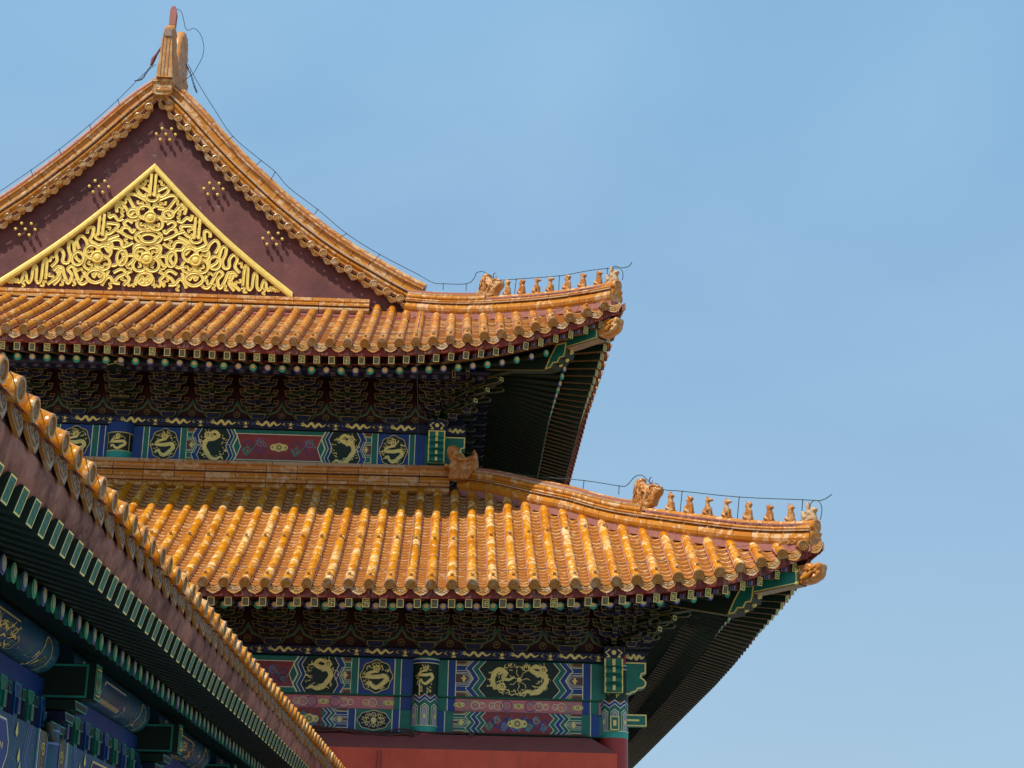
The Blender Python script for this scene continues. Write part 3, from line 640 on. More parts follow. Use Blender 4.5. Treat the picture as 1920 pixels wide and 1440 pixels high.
gable = part(mb, 'gable', None, 'dark maroon gable wall with a golden carved triangle')
# verge tiles along the gable edge
vm = MB()
R = .088; vm.lathe((0, .10, 0), (0, -1, 0), [(R, -.05), (R, .1)], 'ridge', 14); end_cap(vm, (0, 0, 0), (0, -1, 0), R)
vm.lathe((.0, .10, R * .95), (0, 0, 1), [(.018, 0), (.022, .02), (0, .035)], 'goldline', 6)
first = None; first2 = None
ol_v = [(-.15, .015), (-.158, -.035), (-.150, -.068), (-.128, -.085), (-.110, -.112), (-.080, -.122), (-.055, -.143), (-.025, -.146), (0, -.160), (.025, -.146), (.055, -.143), (.080, -.122), (.110, -.112), (.128, -.085), (.150, -.068), (.158, -.035), (.15, .015), (.10, -.012), (0, -.03), (-.10, -.012)]
dl = MB(); dl.plate([(a * .86, b * .95) for a, b in ol_v], lambda a, b, c: Vector((a, -c - b * .3, b - .015)), 'end', 'end', .012, .022)
for sx in (-1, 1): dl.tube([Vector((sx * (.035 + .03 * math.cos(t)), -.006, -.075 + .02 * math.sin(t))) for t in np.linspace(0, 5, 9)], .006, 'end', 4, False)
curve = [Vector((x, 0, zd(x))) for x in np.linspace(0, 6.3, 120)]; Lc = polyarc(curve)
for sgn in (-1, 1):
    d = .0 if sgn > 0 else .345
    while d < Lc[-1] - (.3 if sgn > 0 else 2.2):
        p = at_len(curve, Lc, d); q = at_len(curve, Lc, d + .1); an = math.atan2(q.z - p.z, q.x - p.x)
        loc = Vector((sgn * p.x, G_ - .40, p.z))
        o = vm.build('verge_tile') if first is None else dup(first); first = first or o; inst(o, gable, loc)
        p2 = at_len(curve, Lc, d + .172); loc2 = Vector((sgn * p2.x, G_ - .40, p2.z - .01)); o = dl.build('verge_drip_tile') if first2 is None else dup(first2); first2 = first2 or o
        inst(o, gable, loc2, Matrix.Rotation(-sgn * an * .8, 4, 'Y')); d += .345
# sloping ridge above the verge
for sgn in (-1, 1):
    mb = MB(); pts = [Vector((sgn * x, G_ - .30, zd(x))) for x in np.linspace(.0, 6.12, 60)]; ups = []
    for i in range(60):
        t = (pts[min(i + 1, 59)] - pts[max(0, i - 1)]).normalized(); n_ = Vector((-t.z, 0, t.x)) if sgn > 0 else Vector((t.z, 0, -t.x))
        if n_.z < 0: n_ = -n_
        ups.append(n_)
    # keep the two halves from crossing at the apex
    for i in range(60):
        k = clampf(1 - abs(pts[i].x) / .55); ups[i] = (ups[i] * (1 - k) + Vector((ups[i].x * .25, 0, 1)) * k).normalized()
    sides = [Vector((0, -1, 0))] * 60
    sweep(mb, pts, ups, sides, [(-.5, .0), (-.5, .55), (.04, .55), (.04, 0)], 'mortar', 0)
    sweep(mb, pts, ups, sides, [(0, .04), (0, .09), (.07, .09), (.07, .04)], 'ridge', .35)
    sweep(mb, pts, ups, sides, arcsec(-.02, .06, .09, .215, .05), 'ridge', .36, .010)
    sweep(mb, pts, ups, sides, [(0, .235), (0, .275), (.13, .275), (.13, .235)], 'ridge_worn', .7, .012)
    sweep(mb, pts, ups, sides, [(0, .28), (0, .43), (.08, .43), (.065, .40), (.065, .33), (.10, .28)], 'ridge', .48, .016)
    sweep(mb, pts, ups, sides, [(-.3, .435), (-.3, .475), (.11, .475), (.11, .435)], 'ridge', .7, .012)
    sweep(mb, pts, ups, sides, arcsec(-.35, .0, .48, .60, .05) , 'ridge' if sgn > 0 else 'mortar', .42, .012)
    sweep(mb, pts, ups, sides, [(-.3, .60), (-.3, .64), (-.04, .64), (-.02, .60)], 'ridge_worn', .42, .012)
    part(mb, 'gable_ridge', up_roof)
# apex block
mb = MB(); T = lambda a, b, c: Vector((.05 + a, G_ - .52 - c * 1.0, 13.78 + b))
mb.box((.05, G_ - .38, 14.14), .50, .34, .07, 'ornament'); mb.box((.05, G_ - .38, 14.09), .46, .30, .05, 'ridge')
mb.plate([(-.21, .29), (-.22, .05), (-.12, 0), (.12, 0), (.22, .05), (.21, .29)], T, 'end', 'end', .02, .3)
for sx in (-1, 1): mb.tube([Vector((.05 + sx * (.085 + .06 * math.cos(t) * (1 - t / 9)), G_ - .53, 13.92 + .06 * math.sin(t) * (1 - t / 9))) for t in np.linspace(-.5, 6.5, 18)], .016, 'ridge_worn', 6, False)
mb.box((.05, G_ - .53, 13.95), .07, .03, .09, 'ridge_worn')
part(mb, 'apex_block', gable)
# base ridge under the gable
mb = MB(); path = [Vector((x, G_ - .40, 8.665)) for x in np.linspace(-3.4, 5.12, 30)]; U, S = straight_frame(path, Vector((0, -1, 0)))
sweep(mb, path, U, S, [(-.4, -.3), (-.4, .16), (.08, .16), (.08, -.3)], 'mortar', 0)
sweep(mb, path, U, S, arcsec(0, .10, -.17, -.015, .07), 'ridge_worn', .55, .014)
sweep(mb, path, U, S, [(0, 0), (0, .045), (.16, .04), (.16, 0)], 'ridge', .55, .01)
sweep(mb, path, U, S, [(0, .05), (0, .12), (.12, .12), (.10, .085), (.14, .05)], 'ridge', .55, .014)
sweep(mb, path, U, S, [(-.38, .125), (-.38, .215), (.10, .20), (.11, .125)], 'ridge', .42, .012)
part(mb, 'gable_base_ridge', up_roof)
# ridge end ornament and main ridge
mb = MB()
inflate(mb, [(4.12, 14.1), (4.10, 14.9), (4.16, 15.55), (4.42, 15.72), (4.62, 15.55), (4.72, 15.1), (5.0, 15.0), (5.3, 15.6), (5.55, 16.15), (5.95, 16.42), (6.35, 16.1), (6.42, 15.4), (6.5, 14.7), (6.5, 13.9), (4.3, 13.8)],
        lambda a, b, c: Vector((.08 + c * (1.05 - .50 * clampf((b - 14) / 1.7)), a, b)), .22, 'ornament', .05, .05, 6, 3, .62, .2)
mb.plate([(-.19, 0), (-.15, .6), (-.07, 1.3), (.08, 1.32), (.13, .6), (.19, 0)], lambda a, b, c: Vector((.09 + a, G_ - .60 - c, 14.2 + b)), 'ornament', None, .01, .2)
for x in (-.06, .02, .10): mb.box((x + .05, G_ - .605, 14.8), .012, .02, 1.1, 'lime')
mb.box((.10, G_ - .615, 15.35), .16, .03, .18, 'lime')
orn = part(mb, 'ridge_end_ornament', up_roof, 'tall weathered dragon-tail ridge ornament')
mb = MB(); mb.plate([(-.085, 0), (-.07, .22), (.07, .22), (.085, 0)], lambda a, b, c: Vector((.11 + a, 4.30 - c, 15.50 + b)), 'ornament', None, .01, .2)
mb.plate([(-.075, .23), (-.075, .62), (-.03, .72), (.05, .72), (.085, .55), (.075, .23)], lambda a, b, c: Vector((.11 + a, 4.30 - c, 15.50 + b)), 'mortar', None, .01, .18)
part(mb, 'sword_hilt', up_roof)
mb = MB(); path = [Vector((0, y, 13.95)) for y in np.linspace(5.0, 24, 20)]; U, S = straight_frame(path, Vector((1, 0, 0)))
sweep(mb, path, U, S, hw2(.2, -.3, .5), 'ridge', .6); part(mb, 'main_ridge', up_roof)
# left-hand main slope
mb = MB(); xs = np.linspace(-6.7, 0, 30)
mb.add([(x, y, zd(x) + .12) for x in xs for y in (G_ - .25, 24)], [(2 * k, 2 * k + 1, 2 * k + 3, 2 * k + 2) for k in range(29)], 'pan'); part(mb, 'far_slope', up_roof)
# golden studs
stm = MB(); stm.lathe((0, 0, 0), (0, -1, 0), [(.010, -.2), (.010, .0)], 'maroon', 6); stm.lathe((0, 0, 0), (0, -1, 0), [(.012, .0), (.031, .01), (.037, .03), (.031, .052), (.015, .064), (0, .067)], 'gold', 10)
so_ = None
for (cx, cz) in [(.20, 12.86), (-1.22, 11.48), (1.40, 11.52), (-2.78, 10.36), (2.83, 10.33), (-4.3, 9.5)]:
    for a, b in [(-.10, .14), (.12, .14), (-.22, 0), (0, 0), (.22, 0), (-.12, -.14), (.10, -.14)]:
        o = stm.build('gold_stud') if so_ is None else dup(so_); so_ = so_ or o; inst(o, gable, (cx + a, GW_ - .10, cz + b))

# --- golden gable carving
mb = MB()
OCC = []
def ribbon(pts, wd=.062, h=.055, lay=0, grooves=True, cl=False, k=5, wf=None):
    P = catmull([Vector((p[0], 0, p[1])) for p in pts], k, cl); n = len(P); OCC.extend((p.x, p.z) for p in P); h = h * .72; secs = [(-1, 0), (-1, .55), (-.72, 1), (-.42, .72), (0, .55), (.42, .72), (.72, 1), (1, .55), (1, 0)] if grooves else [(-1, 0), (-1, .7), (-.5, 1), (.5, 1), (1, .7), (1, 0)]
    vs = []
    for i in range(n):
        if cl: t = (P[(i + 1) % n] - P[i - 1]).normalized()
        else: t = (P[min(i + 1, n - 1)] - P[max(0, i - 1)]).normalized()
        nn = Vector((-t.z, 0, t.x)); ww = wd * (wf(i / (n - 1)) if wf else 1)
        for a, b in secs: vs.append(Vector((P[i].x, GW_ - .03 - .012 * lay, P[i].z)) + nn * a * ww + Vector((0, -h * b, 0)))
    m = len(secs); rg = n if cl else n - 1
    mb.add(vs, [(i * m + j, i * m + j + 1, ((i + 1) % n) * m + j + 1, ((i + 1) % n) * m + j) for i in range(rg) for j in range(m - 1)], 'gold', None, True)
def mirr(pts): return [(-x, z) for x, z in pts]
def both(pts, **kw): ribbon(pts, **kw); ribbon(mirr(pts), **kw)
def px(pts):
    out = []
    for X, Y in pts:
        ax = 985 + (1070 - Y) * .1176; Yc = Y - (X - 985) * .0395; out.append(((X - ax) / 459, 9.76 + (1070 - Yc) / 417))
    return out
def rosette(cx, cz, s=1.0):
    for q in range(4):
        a = math.radians(45 + 90 * q); ca, sa = math.cos(a), math.sin(a); L_ = .36 * s; wd = .155 * s
        pts = [(cx + ca * (L_ / 2 + L_ / 2 * math.cos(t)) - sa * wd * math.sin(t), cz + sa * (L_ / 2 + L_ / 2 * math.cos(t)) + ca * wd * math.sin(t)) for t in np.linspace(0, 2 * PI, 13)[:-1]]
        ribbon(pts, wd=.037, h=.045, lay=q % 2, grooves=True, cl=True)
    mb.lathe((cx, GW_ - .03, cz), (0, -1, 0), [(.15, 0), (.15, .06), (.125, .075), (.10, .055), (.085, .05), (.07, .075), (.03, .085), (0, .08)], 'gold', 20)
for c in ((0, 10.78), (0, 9.76), (-1.11, 9.76), (1.11, 9.76)): rosette(*c)
def ringr(cx, cz, rx, rz, lay=1): ribbon([(cx + rx * math.cos(t), cz + rz * math.sin(t)) for t in np.linspace(0, 2 * PI, 13)[:-1]], wd=.035, h=.045, lay=lay, grooves=True, cl=True)
ringr(0, 10.27, .17, .10); ringr(0, 10.30, .30, .17, 0); ringr(.56, 9.78, .11, .19); ringr(-.56, 9.78, .11, .19); ringr(0, 9.28, .17, .15); ringr(.40, 10.88, .12, .10); ringr(-.40, 10.88, .12, .10)
ringr(1.11, 9.30, .20, .16); ringr(-1.11, 9.30, .20, .16); ringr(1.55, 9.72, .13, .16); ringr(-1.55, 9.72, .13, .16); ringr(0, 11.28, .13, .09, 2); ringr(1.08, 10.27, .12, .08, 2); ringr(-1.08, 10.27, .12, .08, 2)
for cx, z0, z1 in ((0, 11.30, 11.86), (1.09, 10.28, 10.82), (-1.09, 10.28, 10.82)):
    for s in (-.052, .052): mb.box((cx + s, GW_ - .06, (z0 + z1) / 2), .06, .08, z1 - z0, 'gold')
TR = [[(1035, 300), (1030, 370), (985, 345), (915, 312), (908, 365), (960, 418), (1010, 400)],
 [(975, 545), (880, 545), (835, 480), (808, 412), (868, 402), (950, 440), (1003, 475), (1022, 512), (985, 522)],
 [(690, 590), (685, 515), (735, 482), (782, 545), (828, 608), (884, 572), (912, 645), (870, 668), (824, 625)],
 [(604, 585), (612, 640), (655, 620), (700, 668), (752, 655)], [(560, 700), (590, 700), (640, 703), (702, 720), (645, 782), (590, 812), (558, 780)],
 [(730, 800), (745, 752), (800, 748), (845, 795), (870, 760)], [(375, 805), (388, 752), (442, 745), (430, 822), (405, 872), (450, 905), (500, 922), (560, 882), (640, 845), (705, 826)],
 [(290, 962), (266, 880), (310, 828), (362, 872), (385, 935), (440, 940)], [(0, 1142), (60, 1080), (50, 1005), (90, 960), (130, 1010), (120, 1090), (170, 1102), (200, 1040), (182, 962), (190, 892), (232, 900), (242, 980), (260, 1058), (320, 1092), (347, 1040), (282, 990)],
 [(-40, 1320), (0, 1290), (60, 1250), (100, 1175), (75, 1140), (20, 1180)], [(20, 1325), (90, 1250), (60, 1180), (112, 1148), (135, 1230), (172, 1310), (212, 1230), (172, 1165), (222, 1138), (252, 1210), (290, 1305), (332, 1315), (372, 1285)],
 [(330, 1190), (388, 1275), (460, 1305), (545, 1262), (592, 1180)], [(425, 1200), (440, 1245), (472, 1190), (500, 1245), (522, 1200)], [(515, 1335), (560, 1268), (604, 1250), (642, 1305), (705, 1315)],
 [(640, 1205), (722, 1170), (762, 1210), (690, 1250), (655, 1290)], [(740, 1335), (802, 1275), (772, 1222), (832, 1188)], [(862, 1335), (880, 1262), (932, 1222), (985, 1212)], [(900, 1290), (930, 1252), (952, 1290), (920, 1305)],
 [(880, 800), (928, 850), (945, 900), (872, 930), (862, 985), (900, 1045)], [(580, 1112), (652, 1132), (742, 1060), (732, 1000), (700, 958), (642, 950), (622, 900)], [(740, 1040), (830, 1030), (862, 1052), (812, 1112), (760, 1132)],
 [(590, 900), (660, 870), (720, 880), (740, 940), (790, 930), (850, 900)], [(600, 1000), (560, 930), (620, 900)], [(850, 700), (800, 670), (760, 700), (790, 740)], [(650, 760), (720, 790), (780, 830), (850, 860)]]
for tr in TR: both(px(tr), wd=.041, h=.045)
# meanders filling the narrow corners: rounded U-turns leaning outwards
def hyp0(x): return 12.13 - abs(x) * .915 - .16 * math.sin(PI * clampf(abs(x) / 3.33))
def meander(x, xe, per, zb, zt, wd, lay=0):
    pts = []
    while x < xe:
        t0, t1 = zt(x + per * .25), zt(x + per * .6); q = per * .25
        if t0 - zb < .06: break
        pts += [(x, zb + .10), (x + q * .25, t0 - .08), (x + q, t0), (x + q * 1.75, t0 - .10), (x + q * 1.9, zb + .10), (x + q * 2.9, zb), (x + q * 3.8, zb + .06)]; x += per
    both(pts, wd=wd, h=.05, k=4, lay=lay)
meander(2.22, 3.3, .215, 9.09, lambda x: hyp0(x) - .22, .035)
def hyp(x): return 12.13 - abs(x) * .915 - .16 * math.sin(PI * clampf(abs(x) / 3.33))
for sgn in (-1, 1):
    xs = np.linspace(0, 3.36, 24)
    o_ = [(sgn * x, hyp(x)) for x in xs]; i_ = [(sgn * x, hyp(x) - (.175 if k else .18)) for k, x in enumerate(xs)]
    vs = [Vector((p[0], GW_ - .10, p[1])) for p in o_] + [Vector((p[0], GW_ - .10, p[1])) for p in i_] + [Vector((p[0], GW_, p[1])) for p in o_] + [Vector((p[0], GW_, p[1])) for p in i_] + [Vector((p[0], GW_ - .12, p[1] - .05)) for p in o_] + [Vector((p[0], GW_ - .12, p[1] + .05)) for p in i_]
    n = 24
    for k in range(n - 1): mb.add([vs[k], vs[k + 1], vs[4 * n + k], vs[4 * n + k + 1], vs[5 * n + k], vs[5 * n + k + 1], vs[n + k], vs[n + k + 1], vs[2 * n + k], vs[2 * n + k + 1], vs[3 * n + k], vs[3 * n + k + 1]], [(0, 1, 3, 2), (2, 3, 5, 4), (4, 5, 7, 6), (0, 1, 9, 8), (6, 7, 11, 10)], 'gold')
random.seed(21); cnt = 0
for it in range(5000):
    x = random.uniform(.08, 2.9); z = random.uniform(9.07, 11.9)
    if z > hyp0(x) - .27: continue
    oc = np.array(OCC); dd = ((oc[:, 0] - x) ** 2 + (oc[:, 1] - z) ** 2).min()
    if dd < .088 ** 2: continue
    th = random.uniform(0, PI); c_, s_ = math.cos(th), math.sin(th); q = .075
    both([(x + c_ * a - s_ * b, z + s_ * a + c_ * b) for a, b in ((-q, -q * .5), (-q * .6, q * .4), (0, 0), (q * .6, -q * .4), (q, q * .5))], wd=.030, h=.05, k=3); cnt += 1
    if cnt > 62: break
part(mb, 'gold_carving', gable, 'golden openwork of interlaced ribbons and rosettes in a triangular frame')

# --- carved beasts and figures
def local_mesh(fn, name):
    m = MB(); fn(m); return m.build(name)
F_BEAST = [(-.29, .015), (-.19, .15), (-.20, .26), (-.09, .42), (-.05, .54), (-.07, .63), (-.02, .71), (.08, .75), (.17, .74), (.19, .66), (.26, .63), (.28, .59), (.37, .57), (.41, .53), (.57, .56), (.62, .51), (.69, .48), (.71, .43), (.67, .36), (.60, .31), (.55, .25), (.50, .15), (.43, .15), (.30, .09), (.26, .0)]
def beast(m):
    T = lambda a, b, c: Vector((a * 1.0, c, b))
    inflate(m, F_BEAST, T, .12, 'beast', .013, .013, 16, 2, .5, .11)
    for s in (-1, 1):
        m.tube([(.40, s * .115, .37), (.50, s * .11, .39), (.60, s * .085, .43), (.68, s * .05, .44)], .012, 'rust_and_groove', 6)  # thin dark tubes stand in for the shade in the carved mouth
        m.tube([(.42, s * .11, .51), (.52, s * .11, .545), (.60, s * .08, .53), (.66, s * .06, .50)], [.02, .03, .025, .03], 'beast', 8)
        m.tube([(.30, s * .12, .30), (.36, s * .135, .36), (.33, s * .14, .44), (.24, s * .14, .47), (.18, s * .135, .42)], [.02, .032, .032, .028, .012], 'beast', 8)
        m.tube([(-.02, s * .10, .68), (.04, s * .12, .58), (.02, s * .13, .46), (-.06, s * .13, .36)], [.012, .03, .03, .012], 'beast', 7)
        m.tube([(.10, s * .11, .70), (.14, s * .12, .60), (.12, s * .13, .50)], [.012, .028, .012], 'beast', 7)
    for s in (-1, 1):
        for k in range(5): m.tube([Vector((-.04 + .06 * k + .02 * math.sin(t * 3), s * .125, .12 + .09 * t + .01 * k)) for t in np.linspace(0, 5 - .6 * k, 9)], .013, 'beast', 5)
        m.tube([Vector((.25 + .10 * t, s * (.12 - .02 * t), .38 + .03 * t)) for t in range(4)], .018, 'rust_and_groove', 5)  # dark tube drawn as the shaded groove of the mouth
    m.box((-.02, 0, -.03), .60, .36, .07, 'end')
    for k in range(3): m.lathe((-.2 + k * .14, -.18, -.02), (0, -1, 0), [(.04, 0), (.03, .012), (0, .02)], 'end', 8)
    for s in (-.05, .05):
        m.tube([Vector((.44 + .07 * math.cos(t), s, .66 - .07 * math.sin(t) * -1)) for t in np.linspace(4.3, 1.2 if s < 0 else 2.6, 9)], [.016, .015, .014, .013, .012, .011, .009, .007, .004], 'rust_and_groove', 6)
    for s in (-1, 1): m.lathe((.50, s * .10, .47), (0, s, 0), [(.05, -.01), (.04, .02), (0, .035)], 'end', 8)
RZ = lambda a: Matrix.Rotation(a, 4, 'Z')
bo = local_mesh(beast, 'ridge_beast'); inst(bo, lo_roof, (10.70, B_ + A_ - 10.70, 2.89), RZ(-PI / 4), (.80, .90, .97)); b2 = dup(bo); inst(b2, up_roof, (7.64, B_ + A_ - 7.64, 8.24), RZ(-PI / 4) @ Matrix.Rotation(.10, 4, 'Y'), (.78, .90, .92))
mb = MB(); C0 = (7.33, 4.32)
ol = [(-.27, -.02), (-.28, .19), (-.38, .23), (-.37, .30), (-.29, .28), (-.27, .38), (-.33, .49), (-.34, .59), (-.31, .66), (-.25, .68), (-.18, .675), (-.11, .63), (-.09, .57), (-.11, .51), (-.02, .51), (.0, .45), (.07, .45), (.15, .48), (.19, .50), (.20, .59), (.235, .60), (.29, .47), (.31, .22), (.18, .12), (.12, .0)]
inflate(mb, [(a * 1.02, b * 1.05) for a, b in ol], lambda a, b, c: Vector((C0[0] + a, 2.56 + c, C0[1] + b)), .13, 'beast', .014, .028, 13, 6, .6, .12)
for k in range(5): mb.tube([Vector((7.12 + .08 * k + .03 * math.sin(t * 2.5), 2.44, 4.36 + .08 * t)) for t in np.linspace(0, 4, 9)], .012, 'beast', 5)
mb.tube([(7.12, 2.42, 4.78), (7.3, 2.38, 4.70), (7.5, 2.40, 4.74)], .03, 'beast', 6); part(mb, 'corner_dragon', lo_roof, 'brown glazed dragon head with curled tail at the ridge corner')
FIG = [
 [(-.095, 0), (-.105, .05), (-.09, .10), (-.045, .145), (-.028, .19), (-.022, .235), (-.035, .30), (-.012, .292), (.005, .335), (.025, .30), (.06, .295), (.115, .268), (.118, .245), (.07, .236), (.036, .222), (.045, .18), (.06, .13), (.065, .06), (.085, 0), (.05, 0), (.04, .075), (.0, .05), (-.01, .0)],
 [(-.09, 0), (-.09, .09), (-.07, .14), (-.055, .11), (-.035, .16), (-.02, .21), (-.045, .22), (-.02, .265), (.03, .30), (.075, .285), (.105, .25), (.085, .215), (.07, .19), (.095, .14), (.085, 0)],
 [(-.10, 0), (-.05, .06), (-.035, .13), (-.015, .20), (-.04, .275), (-.01, .262), (.06, .27), (.105, .235), (.12, .21), (.08, .195), (.075, .15), (.095, .08), (.085, 0)],
 [(-.085, 0), (-.08, .08), (-.04, .14), (-.02, .21), (-.035, .25), (.0, .29), (.02, .345), (.045, .30), (.09, .27), (.10, .245), (.07, .225), (.06, .19), (.085, .12), (.08, 0)]]
def fig(k):
    def f(m):
        inflate(m, FIG[k], lambda a, b, c: Vector((a * 1.15, c, b * 1.08)), .046, 'beast', .009, .006, 22, k, .45, .04)
        for s in (-1, 1):
            m.tube([(.075, s * .035, .15), (.085, s * .038, .07), (.10, s * .04, 0)], [.020, .015, .018], 'beast', 6); m.tube([(-.06, s * .045, .06), (.0, s * .055, .03), (.04, s * .05, 0)], [.04, .03, .015], 'beast', 6)
            m.tube([(.02, s * .03, .30), (.0, s * .045, .335)], [.015, .004], 'beast', 5)
        m.box((0, 0, -.005), .24, .13, .02, 'ridge')
    return f
F = [local_mesh(fig(k), 'roof_figure') for k in range(4)]
ordk = [3, 1, 0, 0, 1, 2, 2]; used = set()
for parent, xs, zs, K in ((lo_roof, [11.234, 11.544, 11.85, 12.155, 12.49, 12.81, 13.13], None, DLO), (up_roof, [8.149, 8.446, 8.749, 9.026, 9.351, 9.65, 9.954], None, DUP)):
    for k, x in zip(ordk, xs):
        o = F[k] if k not in used else dup(F[k]); used.add(k)
        z = float(np.interp(x, [p[0] for p in K], [p[1] for p in K])) + .205
        inst(o, parent, (x, B_ + A_ - x, z), RZ(-PI / 4 + random.uniform(-.15, .15)), (.88, .92, 1.0 + random.uniform(-.03, .05)))
def rider(m):
    inflate(m, [(-.16, 0), (-.155, .10), (-.17, .20), (-.12, .21), (-.07, .13), (-.055, .24), (-.065, .31), (-.04, .35), (-.01, .31), (-.01, .20), (.03, .25), (.11, .24), (.12, .19), (.09, .15), (.10, 0)], lambda a, b, c: Vector((a * 1.1, c, b)), .06, 'ridge_worn', .013, .012, 20, 4, .5, .05)
    m.lathe((-.045, 0, .33), (0, 0, 1), [(0, -.03), (.03, 0), (.02, .03), (0, .04)], 'beast', 8); m.box((0, 0, -.005), .30, .15, .02, 'ridge')
o = local_mesh(rider, 'rider_figure'); inst(o, lo_roof, (13.44, B_ + A_ - 13.44, 2.20), RZ(-PI / 4)); inst(dup(o), up_roof, (10.24, B_ + A_ - 10.24, 7.83), RZ(-PI / 4))
def dhead(m):
    inflate(m, [(-.02, -.16), (-.02, .17), (.15, .20), (.28, .215), (.40, .19), (.50, .205), (.56, .15), (.54, .02), (.50, -.08), (.40, -.14), (.25, -.19)], lambda a, b, c: Vector((a, c, b)), .15, 'beast', .016, .022, 12, 8, .75, .07)
    for s in (-1, 1):
        m.tube([(.12, s * .16, -.10), (.26, s * .18, -.06), (.36, s * .17, .02), (.30, s * .17, .07), (.40, s * .15, .11), (.52, s * .10, .18)], [.04, .045, .035, .04, .04, .02], 'tile', 6)
        m.lathe((.27, s * .16, .10), (0, s, 0), [(.05, -.02), (.04, .02), (0, .03)], 'tile', 8)
o = local_mesh(dhead, 'corner_beam_dragon'); inst(o, lo_roof, (13.27, B_ + A_ - 13.27, 1.27), RZ(-PI / 4), (.86, .82, .84)); inst(dup(o), up_roof, (10.04, B_ + A_ - 10.04, 6.87), RZ(-PI / 4), (.86, .82, .84))
# ------------------------------------------------------------------ eaves: fascia, rafters, soffits, corner beams
def fly_mesh(style, ticks=True):
    m = MB(); L_ = 1.35; w_, h_ = .125, .155
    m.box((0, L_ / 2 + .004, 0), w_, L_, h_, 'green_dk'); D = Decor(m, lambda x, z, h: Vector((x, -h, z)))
    for s in (-1, 1):      # white and blue ticks near the end on both cheeks
        D2 = Decor(m, lambda x, z, h, s=s: Vector((s * (w_ / 2 + h), x, z)))
        if not ticks: break
        for k, mt in enumerate(('red', 'lilac', 'ltblue', 'lilac', 'blue')): D2.rect(.05 + .05 * k, .085 + .05 * k, -.077, .0, mt)
        D2.rect(.05, .5, .0, .077, 'red')
    DB = Decor(m, lambda x, z, h: Vector((x, z, -h_ / 2 - h)))
    DB.rect(-.052, .052, .03, 1.3, 'brownpat', .5)
    for k in range(4): DB.rect(-.05, .05, .06 + .3 * k, .07 + .3 * k, 'goldim'); DB.line([(-.045, .1 + .3 * k), (.045, .2 + .3 * k), (-.045, .3 + .3 * k)], .012, 'goldim')
    if style == 0:
        D.rect(-w_ / 2, w_ / 2, -h_ / 2, h_ / 2, 'green_dk'); D.ring(0, 0, 0, 0, .001, 'green_dk')
        D.line([(-.055, -.07), (.055, -.07), (.055, .07), (-.055, .07)], .012, 'goldline', 2, True)
        for p in ([(-.03, .045), (-.03, 0), (.03, 0), (.03, -.045)], [(-.03, -.045), (0, -.045), (0, .045), (.03, .045)], [(-.03, -.045), (-.03, -.02)], [(.03, .045), (.03, .02)]): D.line(p, .010, 'goldline', 3)
    else:
        D.rect(-w_ / 2, w_ / 2, -h_ / 2, h_ / 2, 'worn'); D.line([(-.055, -.07), (.055, -.07), (.055, .07), (-.055, .07)], .012, 'goldline', 2, True)
        if style == 2:
            for p in ([(-.03, .045), (-.03, 0), (.03, 0)], [(0, -.045), (.03, -.045)]): D.line(p, .010, 'goldim', 3)
    return m
def round_mesh(colr):
    m = MB(); m.tube([(0, 0, 0), (0, 2.4, 0)], .068, 'green_dk', 10, True)
    D = Decor(m, lambda x, z, h: Vector((x, -h, z)))
    D.disc(0, 0, .068, .068, colr, 1, 16); D.disc(0, .010, .052, .052, 'lilac' if colr == 'blue' else 'teal', 2, 14); D.disc(0, .018, .040, .038, 'cream', 3, 12); D.disc(0, .03, .016, .016, 'gold', 4, 8)
    return m
FLY = None
def endpoint_inst(o, parent, a, b, sc_=(1, 1, 1), rel=HB):
    """+Y of the mesh runs from a (outer end) to b"""
    d = (b - a).normalized(); x = d.cross(Zv).normalized(); z = x.cross(d); R = Matrix((x, d, z)).transposed().to_4x4()
    return inst(o, parent, a, R, sc_, rel)
